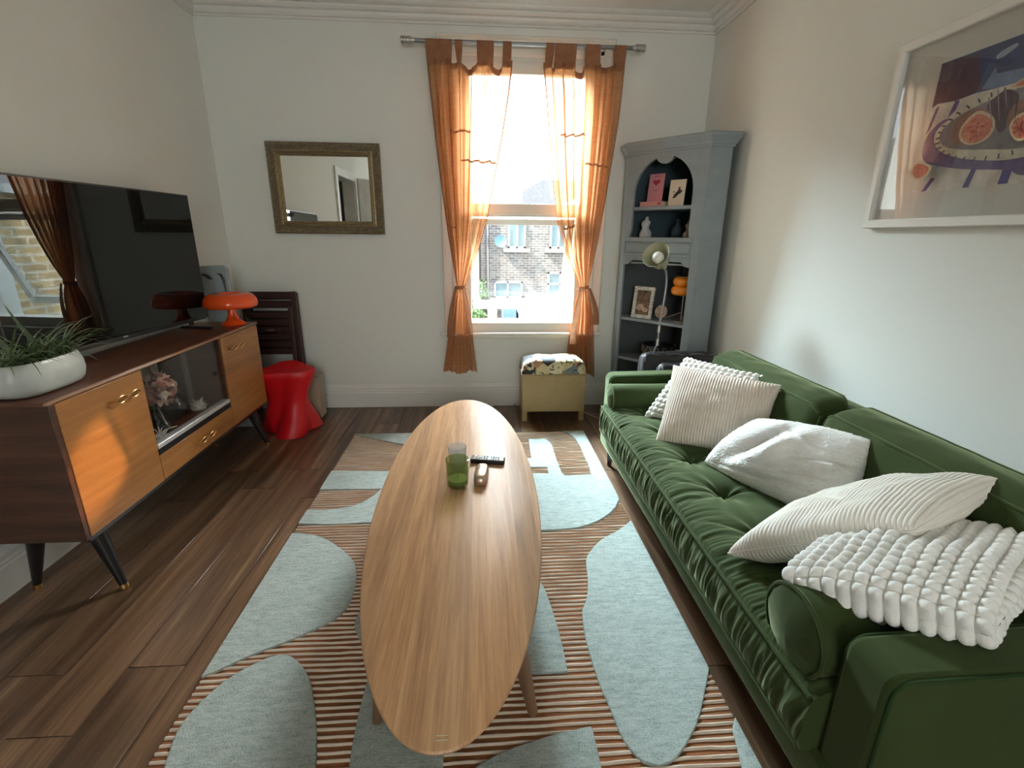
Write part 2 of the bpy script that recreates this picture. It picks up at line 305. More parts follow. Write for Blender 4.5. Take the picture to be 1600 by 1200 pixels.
# ------------------------------------------------------------------ mesh helpers
class MB:
    def __init__(s): s.v = []; s.f = []; s.mi = []
    def _add(s, vs, fs, mi=0):
        o = len(s.v); s.v += [tuple(map(float, p)) for p in vs]
        for f in fs: s.f.append(tuple(i + o for i in f)); s.mi.append(mi)
        return s
    def box(s, lo, hi, mi=0):
        x0, y0, z0 = lo; x1, y1, z1 = hi
        return s._add([(x0, y0, z0), (x1, y0, z0), (x1, y1, z0), (x0, y1, z0), (x0, y0, z1), (x1, y0, z1), (x1, y1, z1), (x0, y1, z1)],
                      [(0, 3, 2, 1), (4, 5, 6, 7), (0, 1, 5, 4), (1, 2, 6, 5), (2, 3, 7, 6), (3, 0, 4, 7)], mi)
    def obox(s, c, ax, ay, az, mi=0):
        c = Vector(c); ax, ay, az = Vector(ax), Vector(ay), Vector(az)
        P = [c + ax * i + ay * j + az * k for k in (-1, 1) for (i, j) in ((-1, -1), (1, -1), (1, 1), (-1, 1))]
        return s._add(P, [(0, 3, 2, 1), (4, 5, 6, 7), (0, 1, 5, 4), (1, 2, 6, 5), (2, 3, 7, 6), (3, 0, 4, 7)], mi)
    def bar(s, a, b, w, d, up=(0, 0, 1), mi=0):
        a, b = Vector(a), Vector(b); t = (b - a); L = t.length; t.normalize(); u = Vector(up); x = t.cross(u).normalized(); u = x.cross(t)
        return s.obox((a + b) / 2, t * L / 2, x * w / 2, u * d / 2, mi)
    def tube(s, pts, r, n=8, mi=0, caps=True, closed=False):
        pts = [Vector(p) for p in pts]; k = len(pts); rs = r if isinstance(r, (list, tuple)) else [r] * k
        vs = []; prev = None
        for i, p in enumerate(pts):
            if closed: t = pts[(i + 1) % k] - pts[i - 1]
            else: t = pts[min(i + 1, k - 1)] - pts[max(i - 1, 0)]
            t = t.normalized() if t.length > 1e-9 else Vector((0, 0, 1))
            if prev is None: a = Vector((0, 0, 1)) if abs(t.z) < 0.9 else Vector((1, 0, 0)); x = t.cross(a).normalized()
            else: x = (prev - t * prev.dot(t)).normalized()
            prev = x; y = t.cross(x)
            vs += [p + (x * math.cos(2 * PI * j / n) + y * math.sin(2 * PI * j / n)) * rs[i] for j in range(n)]
        fs = []
        for i in range(k if closed else k - 1):
            for j in range(n): fs.append((i * n + j, i * n + (j + 1) % n, ((i + 1) % k) * n + (j + 1) % n, ((i + 1) % k) * n + j))
        if caps and not closed: fs += [tuple(range(n - 1, -1, -1)), tuple(range((k - 1) * n, k * n))]
        return s._add(vs, fs, mi)
    def cyl(s, a, b, r0, r1=None, n=16, mi=0): return s.tube([a, b], [r0, r0 if r1 is None else r1], n, mi)
    def lathe(s, prof, o=(0, 0, 0), axis=(0, 0, 1), n=24, mi=0, rf=None):
        o = Vector(o); z = Vector(axis).normalized(); a = Vector((1, 0, 0)) if abs(z.x) < 0.9 else Vector((0, 1, 0)); x = (a - z * a.dot(z)).normalized(); y = z.cross(x)
        vs = []
        for (r, h) in prof:
            for j in range(n):
                th = 2 * PI * j / n; rr = max(r, 1e-5) * (rf(th, h) if rf else 1)
                vs.append(o + z * h + (x * math.cos(th) + y * math.sin(th)) * rr)
        fs = [(i * n + j, i * n + (j + 1) % n, (i + 1) * n + (j + 1) % n, (i + 1) * n + j) for i in range(len(prof) - 1) for j in range(n)]
        fs += [tuple(range(n - 1, -1, -1)), tuple(range((len(prof) - 1) * n, len(prof) * n))]
        return s._add(vs, fs, mi)
    def prism(s, poly, d0, d1, fn=None, mi=0):
        fn = fn or (lambda a, b, d: (a, b, d)); n = len(poly)
        vs = [fn(a, b, d0) for a, b in poly] + [fn(a, b, d1) for a, b in poly]
        return s._add(vs, [tuple(range(n - 1, -1, -1)), tuple(range(n, 2 * n))] + [(i, (i + 1) % n, n + (i + 1) % n, n + i) for i in range(n)], mi)
    def grid(s, P, mi=0, flip=False, closeu=False):
        a, b = len(P), len(P[0]); o = [tuple(p) for row in P for p in row]
        fs = []
        for i in range(a if closeu else a - 1):
            for j in range(b - 1):
                q = (i * b + j, ((i + 1) % a) * b + j, ((i + 1) % a) * b + j + 1, i * b + j + 1); fs.append(q[::-1] if flip else q)
        return s._add(o, fs, mi)
    def sphere(s, c, r, n=12, m=8, mi=0, sq=(1, 1, 1)):
        c = Vector(c); prof = []
        vs = []
        for i in range(m + 1):
            ph = PI * i / m
            for j in range(n):
                th = 2 * PI * j / n
                vs.append((c.x + r * sq[0] * max(math.sin(ph), 1e-4) * math.cos(th), c.y + r * sq[1] * max(math.sin(ph), 1e-4) * math.sin(th), c.z + r * sq[2] * math.cos(ph)))
        return s._add(vs, [(i * n + j, (i + 1) * n + j, (i + 1) * n + (j + 1) % n, i * n + (j + 1) % n) for i in range(m) for j in range(n)], mi)
    def mesh(s, name, mats, smooth=35, merge=0.0, recalc=True):
        me = bpy.data.meshes.new(name); me.from_pydata(s.v, [], s.f)
        for m in (mats if isinstance(mats, (list, tuple)) else [mats]): me.materials.append(m)
        me.polygons.foreach_set('material_index', s.mi)
        if recalc or merge:
            bm = bmesh.new(); bm.from_mesh(me)
            if merge: bmesh.ops.remove_doubles(bm, verts=bm.verts, dist=merge)
            if recalc: bmesh.ops.recalc_face_normals(bm, faces=bm.faces)
            bm.to_mesh(me); bm.free()
        if smooth:
            me.polygons.foreach_set('use_smooth', [True] * len(me.polygons))
            if smooth < 180: me.set_sharp_from_angle(angle=math.radians(smooth))
        me.update(); return me
    def build(s, name, mats, parent=None, label=None, smooth=35, bevel=0.0, seg=2, kind=None, merge=0.0, subsurf=0, recalc=True):
        o = bpy.data.objects.new(name, s.mesh(name, mats, smooth, merge, recalc)); COL.objects.link(o)
        if parent: attach(o, parent)
        if label: o['label'] = label
        if kind: o['kind'] = kind
        if bevel:
            b = o.modifiers.new('bevel', 'BEVEL'); b.width = bevel; b.segments = seg; b.limit_method = 'ANGLE'; b.angle_limit = math.radians(40)
        if subsurf:
            b = o.modifiers.new('sub', 'SUBSURF'); b.levels = subsurf; b.render_levels = subsurf
        return o
WLD = {}
def attach(o, parent):
    o.parent = parent; o.matrix_parent_inverse = Matrix.Translation(-Vector(WLD.get(parent.name, (0, 0, 0))))
    WLD[o.name] = WLD.get(parent.name, (0, 0, 0)) if False else (0, 0, 0)
def thing(name, label, cat, loc=(0, 0, 0), group=None):
    o = bpy.data.objects.new(name, None); COL.objects.link(o); o.location = loc; o.empty_display_size = 0.05
    WLD[o.name] = tuple(loc); return tag(o, label, cat, group)
def tag(o, label, cat, group=None):
    o['label'] = label; o['category'] = cat
    if group: o['group'] = group
    return o
def struct(o): o['kind'] = 'structure'; return o
def lerp(a, b, t): return a + (b - a) * t
def interp(tab, z):
    tab = sorted(tab)
    if z <= tab[0][0]: return tab[0][1]
    for (a, p), (b, q) in zip(tab, tab[1:]):
        if z <= b:
            t = (z - a) / (b - a); return p + (q - p) * t
    return tab[-1][1]
def smoothpoly(poly, it=2, keep=()):
    for _ in range(it):
        out = []; n = len(poly)
        for i in range(n):
            a, b = poly[i], poly[(i + 1) % n]
            out += [(a[0] * .75 + b[0] * .25, a[1] * .75 + b[1] * .25), (a[0] * .25 + b[0] * .75, a[1] * .25 + b[1] * .75)]
        poly = out
    return poly
def fill_poly(mb, poly, d0, d1, fn):
    """prism with triangulated caps (for concave outlines)"""
    from mathutils.geometry import tessellate_polygon
    tris = tessellate_polygon([[Vector((a, b, 0)) for a, b in poly]]); n = len(poly)
    vs = [fn(a, b, d0) for a, b in poly] + [fn(a, b, d1) for a, b in poly]
    fs = [tuple(t) for t in tris] + [tuple(i + n for i in t) for t in tris] + [(i, (i + 1) % n, n + (i + 1) % n, n + i) for i in range(n)]
    return mb._add(vs, fs)

# ------------------------------------------------------------------ room shell
XL, XR, YB, YF, ZC = -1.71, 1.52, 3.53, -2.9, 2.578
T = 0.30
W0, W1, WZ0, WZ1 = -0.130, 0.765, 0.60, 2.33       # window opening
mb = MB(); mb.box((XL - T, YB, -0.3), (W0, YB + T, ZC + .3)); mb.box((W1, YB, -0.3), (XR + T, YB + T, ZC + .3))
mb.box((W0, YB, -0.3), (W1, YB + T, WZ0)); mb.box((W0, YB, WZ1), (W1, YB + T, ZC + .3))
struct(mb.build('wall_back', M['wall'], smooth=0))
D0, D1, DZ = -0.20, 0.66, 1.93                       # doorway in the left wall
mb = MB(); mb.box((XL - .16, D1, -0.3), (XL, YB, ZC + .3)); mb.box((XL - .16, YF, -0.3), (XL, D0, ZC + .3)); mb.box((XL - .16, D0, DZ), (XL, D1, ZC + .3))
struct(mb.build('wall_left', M['wall'], smooth=0))
mb = MB(); mb.box((XR, YF, -0.3), (XR + T, YB, ZC + .3)); struct(mb.build('wall_right', M['wall'], smooth=0))
R0, R1, RZ0, RZ1 = -0.5, 0.9, 0.85, 2.35             # opening added unseen behind the camera to let fill light in
mb = MB(); mb.box((XL - T, YF - T, -0.3), (R0, YF, ZC + .3)); mb.box((R1, YF - T, -0.3), (XR + T, YF, ZC + .3))
mb.box((R0, YF - T, -0.3), (R1, YF, RZ0)); mb.box((R0, YF - T, RZ1), (R1, YF, ZC + .3))
struct(mb.build('wall_front', M['wall'], smooth=0))
mb = MB(); mb.box((XL - T, YF - T, ZC), (XR + T, YB + T, ZC + .3)); struct(mb.build('ceiling', M['ceiling'], smooth=0))
# hall beyond the doorway
mb = MB(); mb.box((XL - 1.3, D0 - .7, -.02), (XL - .16, D1 + .7, 0.0)); struct(mb.build('floor_hall', M['carpet_grey'], smooth=0))
mb = MB(); mb.box((XL - 1.4, D0 - .7, 0), (XL - 1.3, D1 + .7, 2.5)); mb.box((XL - 1.3, D0 - .8, 0), (XL - .16, D0 - .7, 2.5)); mb.box((XL - 1.3, D1 + .7, 0), (XL - .16, D1 + .8, 2.5)); mb.box((XL - 1.4, D0 - .8, 2.5), (XL - .16, D1 + .8, 2.6))
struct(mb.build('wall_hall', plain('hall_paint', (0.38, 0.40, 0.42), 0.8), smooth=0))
# floor with planks
mb = MB(); mb.box((XL - T, YF - T, -0.3), (XR + T, YB + T, -0.012)); fl = struct(mb.build('floor', M['subfloor'], smooth=0))
PW, PL = 0.166, 1.29
mb = MB(); e = 0.0012
mb.box((-PW / 2 + e, -PL / 2 + e, -0.011), (PW / 2 - e, PL / 2 - e, 0.0))
plank_me = None
x = XL - 0.02; row = 0
while x < XR:
    y0 = YF - random.uniform(0, PL) if row else YF - 0.4
    while y0 < YB:
        a, b = max(y0, YF), min(y0 + PL, YB)
        if b - a > 0.03:
            if plank_me is None:
                o = mb.build('plank', M['plank'], fl, bevel=0.0009, seg=1); plank_me = o.data
            else:
                o = bpy.data.objects.new('plank', plank_me); COL.objects.link(o); attach(o, fl)
                bv = o.modifiers.new('bevel', 'BEVEL'); bv.width = 0.0009; bv.segments = 1
            xa, xb = max(x, XL), min(x + PW, XR)
            o.location = ((xa + xb) / 2, (a + b) / 2, -0.0005 + random.uniform(-0.0003, 0.0002)); o.scale = ((xb - xa) / PW, (b - a) / PL, 1)
        y0 += PL
    x += PW; row += 1
# cornice: stepped profile, one run per wall (distance from wall, height)
CP = [(0.0, 2.494), (0.012, 2.494), (0.017, 2.503), (0.011, 2.509), (0.020, 2.512), (0.030, 2.522), (0.034, 2.536), (0.030, 2.541), (0.046, 2.543), (0.058, 2.551), (0.063, 2.562), (0.058, 2.566), (0.080, 2.568), (0.098, 2.573), (0.104, 2.578), (0.0, 2.578)]
mb = MB(); mb.prism(CP, XL, XR, lambda a, b, d: (d, YB - a, b)); struct(mb.build('trim_1', M['trim'], smooth=25))
mb = MB(); mb.prism(CP, YF, YB, lambda a, b, d: (XL + a, d, b)); struct(mb.build('trim_2', M['trim'], smooth=25))
mb = MB(); mb.prism(CP, YF, YB, lambda a, b, d: (XR - a, d, b)); struct(mb.build('trim_3', M['trim'], smooth=25))
BP = [(0, 0), (0.024, 0), (0.024, 0.112), (0.019, 0.118), (0.021, 0.126), (0.017, 0.134), (0.017, 0.152), (0.010, 0.160), (0.008, 0.168), (0, 0.172)]
mb = MB(); mb.prism(BP, XL, XR, lambda a, b, d: (d, YB - a, b)); struct(mb.build('baseboard_back', M['trim'], smooth=25))
mb = MB(); mb.prism(BP, D1 + .095, YB - .024, lambda a, b, d: (XL + a, d, b)); struct(mb.build('baseboard_left', M['trim'], smooth=25))
mb = MB(); mb.prism(BP, YF, YB - .024, lambda a, b, d: (XR - a, d, b)); struct(mb.build('baseboard_right', M['trim'], smooth=25))
mb = MB(); mb.prism(BP, XL, XR, lambda a, b, d: (d, YF + a, b)); struct(mb.build('baseboard_front', M['trim'], smooth=25))

# doorway: frame and open panelled leaf
dr = bpy.data.objects.new('door_1', None); COL.objects.link(dr); dr.location = (XL, D0, 0); WLD['door_1'] = (XL, D0, 0); struct(dr)
mb = MB()
for ya, yb in ((D0 - .09, D0), (D1, D1 + .09)): mb.box((XL, ya, 0), (XL + .022, yb, DZ + .09))
mb.box((XL, D0, DZ), (XL + .022, D1, DZ + .09)); mb.box((XL - .16, D0 - .001, 0), (XL, D0 + .012, DZ)); mb.box((XL - .16, D1 - .012, 0), (XL, D1 + .001, DZ))
mb.build('frame', M['door_white'], dr, bevel=0.004)
mb = MB(); ux, uy = math.sin(0.62), -math.cos(0.62); hx, hy = XL + .03, D0 - .01
def leaf(a, b, d): return (hx + ux * a + -uy * d, hy + uy * a + ux * d, b)
mb.prism([(0, .01), (.80, .01), (.80, 1.98), (0, 1.98)], 0, .036, leaf); mb.build('leaf', M['door_white'], dr, bevel=0.002)
for a0, a1 in ((.10, .37), (.45, .72)):
    for b0, b1 in ((.22, .85), (.98, 1.55), (1.65, 1.88)):
        for dd in (-.002, .030):
            mb = MB()
            for (p, q, r_, s_) in ((a0, a1, b0, b0 + .02), (a0, a1, b1 - .02, b1), (a0, a0 + .02, b0, b1), (a1 - .02, a1, b0, b1)):
                mb.prism([(p, r_), (q, r_), (q, s_), (p, s_)], dd, dd + .010, leaf)
            mb.build('panel', M['door_white'], dr, bevel=0.002)
mb = MB(); mb.lathe([(.0, 0), (.012, 0), (.012, .03), (.026, .045), (.02, .065), (0, .068)], leaf(.74, 1.0, .036), (-uy, ux, 0), 14); mb.build('knob', M['brass'], dr)

# ------------------------------------------------------------------ window
wn_ = bpy.data.objects.new('window_1', None); COL.objects.link(wn_); wn_.location = (0.305, YB, WZ0); WLD['window_1'] = (0.305, YB, WZ0); struct(wn_)
def wpart(mb, name, m='window_white', bevel=0.003, label=None, parent=None): return mb.build(name, M[m], parent or wn_, label, bevel=bevel)
CA = [(0, 0), (0.118, 0), (0.118, 0.030), (0.108, 0.036), (0.098, 0.030), (0.094, 0.022), (0.055, 0.020), (0.048, 0.026), (0.020, 0.026), (0.014, 0.018), (0, 0.016)]
CX0, CX1 = -0.262, 0.872
wpart(MB().prism([(CX0 + .118 - a, YB - d) for a, d in CA], .575, 2.435), 'casing')
wpart(MB().prism([(CX1 - .118 + a, YB - d) for a, d in CA], .575, 2.435), 'casing')
wpart(MB().prism([(2.327 + a, YB - d) for a, d in CA], CX0, CX1, lambda a, b, d: (d, b, a)), 'casing')
# reveals filling between casing and opening
mb = MB(); mb.box((CX0 + .10, YB - .016, .575), (W0, YB, 2.33)); mb.box((W1, YB - .016, .575), (CX1 - .10, YB, 2.33)); wpart(mb, 'reveal_lining')
mb = MB(); mb.box((-0.295, YB - .072, .553), (.890, YB + .01, .575)); wpart(mb, 'sill', bevel=.008)
mb = MB(); mb.box((CX0 + .02, YB - .045, .530), (CX1 - .02, YB, .553)); wpart(mb, 'sill_moulding', bevel=.006)
mb = MB(); mb.box((W0, YB - .015, .575), (W1, YB + .09, .640)); wpart(mb, 'frame_bottom')
mb = MB(); mb.box((W0, YB - .02, 2.235), (W1, YB + .03, 2.30)); wpart(mb, 'head_lining')
mb = MB(); mb.box((W0, YB - .01, 2.30), (W1, YB + .12, 2.33)); wpart(mb, 'head')
mb = MB(); mb.box((W0, YB + .03, .64), (W0 + .03, YB + .11, 2.30)); wpart(mb, 'jamb'); mb = MB(); mb.box((W1 - .03, YB + .03, .64), (W1, YB + .11, 2.30)); wpart(mb, 'jamb')
us = MB(); ya, yb = YB + .012, YB + .05
us.box((W0 + .03, ya, 2.245), (W1 - .03, yb, 2.30)); us.box((W0 + .03, ya, 1.395), (W1 - .03, yb, 1.462)); us.box((W0 + .03, ya, 1.462), (W0 + .07, yb, 2.245)); us.box((W1 - .07, ya, 1.462), (W1 - .03, yb, 2.245))
u_ = wpart(us, 'upper_sash')
for xa, xb in ((W0, -.066), (.682, W1)):
    mb = MB(); mb.box((xa, YB + .02, .64), (xb, YB + .115, 1.378)); wpart(mb, 'lower_jamb')
mb = MB(); mb.box((W0 + .06, ya + .014, 1.455), (W1 - .06, ya + .018, 2.25)); mb.build('pane', M['glass'], u_)
mb = MB(); mb.box((W0, ya - .03, 1.378), (W1, yb, 1.392)); wpart(mb, 'transom')
# lower light: top hung, pushed open outwards
LW = bpy.data.objects.new('lower_sash', None)
ang = math.asin(0.25 / 0.70); hz = 1.362; hy_ = YB + .05
def ls(a, b, d):   # a across, b down from the hinge, d outward normal
    return (a, hy_ + b * math.sin(ang) + d * math.cos(ang), hz - b * math.cos(ang) + d * math.sin(ang))
s0, s1, sl = -0.060, 0.672, 0.715
mb = MB()
for (a0, a1, b0, b1) in ((s0, s1, 0, .042), (s0, s1, sl - .058, sl), (s0, s0 + .050, .042, sl - .058), (s1 - .050, s1, .042, sl - .058)):
    mb.prism([(a0, b0), (a1, b0), (a1, b1), (a0, b1)], 0, .042, ls)
l_ = wpart(mb, 'lower_sash')
MB().prism([(s0 + .04, .035), (s1 - .04, .035), (s1 - .04, sl - .05), (s0 + .04, sl - .05)], .018, .022, ls).build('pane', M['glass'], l_)
mb = MB(); c0 = (s0 + s1) / 2
mb.tube([ls(c0, sl - .03, -.012), ls(c0, sl - .07, -.03), ls(c0, sl - .13, -.022), ls(c0, sl - .15, -.02)], [.009, .008, .008, .014], 8); mb.tube([ls(c0 - .04, sl - .028, -.004), ls(c0 + .04, sl - .028, -.004)], .009, 8)
mb.build('catch', M['window_white'], l_, 'white casement fastener')
mb = MB(); mb.box((W0, YB + .05, 1.395), (W1, YB + .10, 1.41)); wpart(mb, 'drip_rail')
# unseen rear window, added behind the camera as a source of fill
w2 = bpy.data.objects.new('fill_window', None); COL.objects.link(w2); w2.location = (.2, YF, RZ0); WLD['fill_window'] = (.2, YF, RZ0); struct(w2)
mb = MB()
for (a0, a1, b0, b1) in ((R0, R1, RZ0, RZ0 + .06), (R0, R1, RZ1 - .06, RZ1), (R0, R0 + .06, RZ0, RZ1), (R1 - .06, R1, RZ0, RZ1), (R0, R1, 1.55, 1.62)): mb.box((a0, YF - .12, b0), (a1, YF - .07, b1))
mb.build('frame', M['window_white'], w2, bevel=.003)
MB().box((R0 + .05, YF - .10, RZ0 + .05), (R1 - .05, YF - .096, RZ1 - .05)).build('pane', M['glass'], w2)

# ------------------------------------------------------------------ outdoors, seen through the window
GZ = -2.6
mb = MB(); mb.box((-30, 4.2, GZ - .1), (30, 40, GZ)); struct(mb.build('ground_garden', M['garden'], smooth=0))
hs = thing('terraced_house', 'brick house across the yard with white windows under a slate roof', 'house', (1, 16, GZ))
MB().box((-9, 16, GZ), (12, 27, 2.15)).build('wall', M['brick_far'], hs, smooth=0)
mb = MB(); mb._add([(.25, 19.4, 2.15), (9, 19.4, 2.15), (9, 27, 2.15), (.25, 27, 2.15), (2.82, 23.2, 3.66), (6.2, 23.2, 3.66)], [(0, 1, 5, 4), (1, 2, 5), (2, 3, 4, 5), (3, 0, 4), (0, 3, 2, 1)])
mb.build('roof', M['slate'], hs, smooth=0)
def farwin(x0, x1, z0, z1, split=(), hs_=(), y=16.0, sill=True):
    mb = MB(); fw = .055
    for (a, b, c_, d) in [(x0, x1, z0, z0 + fw), (x0, x1, z1 - fw, z1), (x0, x0 + fw, z0, z1), (x1 - fw, x1, z0, z1)] + [(x0 + (x1 - x0) * s_ - fw / 2, x0 + (x1 - x0) * s_ + fw / 2, z0, z1) for s_ in split] + [(x0, x1, z0 + (z1 - z0) * s_ - fw / 2, z0 + (z1 - z0) * s_ + fw / 2) for s_ in hs_]:
        mb.box((a, y - .06, c_), (b, y - .001, d))
    w = mb.build('window', M['far_white'], hs, smooth=0)
    MB().box((x0 + .02, y - .03, z0 + .02), (x1 - .02, y - .002, z1 - .02)).build('pane', M['far_pane'], w, smooth=0)
    if sill: MB().box((x0 - .14, y - .16, z0 - .12), (x1 + .14, y - .001, z0 - .01)).build('sill', M['far_white'], w, smooth=0)
farwin(.88, 1.44, .88, 1.70, (.52,)); farwin(2.22, 2.78, .88, 1.70, (.5,)); farwin(.44, 1.37, -.69, -.17, (.48,)); farwin(2.19, 2.62, -.62, .14, (), (.5,)); farwin(-.30, .06, -.82, -.12, (.5,))
mb = MB(); mb.lathe([(0, 0), (.08, .008), (.15, .03), (.19, .06), (.192, .066), (.15, .04), (.08, .018), (0, .012)], (.63, 15.72, 1.07), (0.2, -1, .3), 20); d_ = mb.build('satellite_dish', M['dish'], hs, 'blue satellite dish')
MB().tube([(.63, 15.75, 1.05), (.62, 15.85, .9), (.62, 16, .9)], .02, 6).build('bracket', M['steel_dark'], d_)
for xx, z0 in ((-.02, -.1), (.23, -1.2)): MB().tube([(xx, 15.93, z0), (xx, 15.93, 2.1)], .045, 8).build('downpipe', M['black'] if xx < 0.1 else M['steel_dark'], hs)
# wing on the right, just outside
wg = thing('brick_extension', 'yellow brick rear wing just outside the window on its right', 'building', (2.4, 5, GZ))
MB().box((1.06, YB + T + .02, GZ), (4, 6.25, 1.55)).build('wall', M['brick_near'], wg, smooth=0)
MB().box((0.98, YB + T + .02, 1.55), (4.1, 6.3, 1.62)).build('coping', M['render_white'], wg, smooth=0)
ro = thing('flat_roof', 'white flat roof of the low extension below the window', 'roof', (0.7, 5.0, .0))
MB().box((.52, 4.35, GZ), (1.055, 6.6, .30)).build('wall', M['render_white'], ro, smooth=0)
MB().box((.48, 4.30, .30), (1.058, 6.65, .345)).build('roof_deck', M['render_white'], ro, smooth=0, bevel=.01)
cv = thing('conservatory', 'white flat roofed back extension against the brick house', 'building', (1.9, 14.8, GZ))
MB().box((1.45, 13.8, -.62), (2.8, 15.80, -.55)).build('roof', M['render_white'], cv, smooth=0)
MB().box((1.5, 13.85, GZ), (2.75, 15.80, -.62)).build('wall', M['brick_far'], cv, smooth=0)
gw = thing('garden_wall', 'low red brick wall crossing the yard below the open sash', 'wall', (0, 11.8, GZ))
MB().box((-4, 11.8, GZ), (1.15, 12.0, -.80)).build('wall', M['brick_red'], gw, smooth=0); MB().box((-4.02, 11.77, -.80), (1.17, 12.03, -.72)).build('coping', plain('terracotta_coping', (.50, .27, .17), .8), gw, smooth=0)
rr = random.Random(3)
def shrub(name, label, c, r, h, n=200, m='shrub'):
    t_ = thing(name, label, 'shrub', (c[0], c[1], GZ)); mb = MB()
    for i in range(n):
        p = Vector((rr.gauss(0, .5), rr.gauss(0, .5), rr.gauss(0, .5))); p = p.normalized() * rr.uniform(.4, 1); q = Vector((c[0] + p.x * r, c[1] + p.y * r, c[2] + p.z * h)); a = Vector((rr.gauss(0, 1), rr.gauss(0, 1), rr.gauss(0, 1))).normalized(); b = a.orthogonal().normalized(); s_ = .06
        mb._add([q - a * s_, q + b * s_ * .5, q + a * s_, q - b * s_ * .5], [(0, 1, 2, 3)])
    mb.build('foliage', M[m], t_, kind='stuff', smooth=0, recalc=False)
    MB().tube([(c[0], c[1], GZ), (c[0] + .05, c[1], c[2])], [.05, .02], 6).build('stem', M['dark_wood'], t_)
shrub('shrub', 'green leafy shrub behind the red garden wall', (-.12, 12.6, -.75), .28, .35)
shrub('climbing_shrub', 'pale climbing shrub against the brick house beside the downpipe', (.02, 15.5, -.45), .22, .5, 160)
tag(MB().box((.18, 12.5, GZ), (.42, 12.8, -.52)).build('log_store', M['card_brown'], bevel=.02), 'brown timber store behind the red garden wall', 'shed')
tag(MB().box((.55, 12.5, GZ), (.92, 12.9, -.52)).build('garden_bin', M['blue_bin'], bevel=.03), 'blue covered garden bin behind the red garden wall', 'bin')
tag(MB().box((.95, 12.6, GZ), (1.14, 12.9, -.55)).build('compost_bin', M['black'], bevel=.03), 'dark compost bin next to the blue covered bin', 'bin')
# houses beyond on the left, seen in the picture glass
h2 = thing('neighbour_house', 'grey slate roofed neighbour house out to the left of the window', 'house', (-7, 11, GZ))
MB().box((-9, 8.5, GZ), (-4.2, 15, 1.5)).build('wall', brick('neighbour_brick', (.24, .205, .165), (.12, .11, .095), (.36, .34, .31), 'YZ'), h2, smooth=0)
mb = MB(); mb._add([(-4.1, 8.4, 1.5), (-4.1, 15.1, 1.5), (-6.6, 15.1, 3.5), (-6.6, 8.4, 3.5), (-9.1, 8.4, 1.5), (-9.1, 15.1, 1.5)], [(0, 1, 2, 3), (3, 2, 5, 4), (0, 3, 4), (1, 5, 2)]); mb.build('roof', brick('neighbour_slate', (.15, .16, .175), (.11, .12, .13), (.06, .065, .07), 'YZ', .4), h2, smooth=0)

# ------------------------------------------------------------------ rug
RX0, RX1, RY0, RY1 = -0.821, 0.676, 0.53, 2.953
rug = thing('rug', 'patterned wool rug with rust stripes and pale sage shapes under the coffee table', 'rug', (-.07, 1.75, 0))
MB().box((RX0, RY0, 0.0005), (RX1, RY1, 0.007)).build('base', M['rug_rust'], rug, bevel=.003)
y = RY1 - .012; k = 0
while y > RY0 + .01:
    n = 44; up, lo = [], []
    for i in range(n + 1):
        x = lerp(RX0 + .003, RX1 - .003, i / n)
        w = .0041 + .0012 * mnoise.noise((x * 14, k * 3.1, 0)); c = y + .0026 * mnoise.noise((x * 9, k * 1.7, 5)) + .0018 * mnoise.noise((x * 30, k * 2.3, 9))
        up.append((x, c + w)); lo.append((x, c - w))
    P = []
    for i in range(n + 1):
        (x, a), (_, b) = up[i], lo[i]
        P.append([(x, b, .0065), (x, b + .0008, .0105), (x, (a + b) / 2, .0125), (x, a - .0008, .0105), (x, a, .0065)])
    MB().grid(P).build('stripe', M['rug_cream'], rug, smooth=60, recalc=False)
    y -= .0205; k += 1
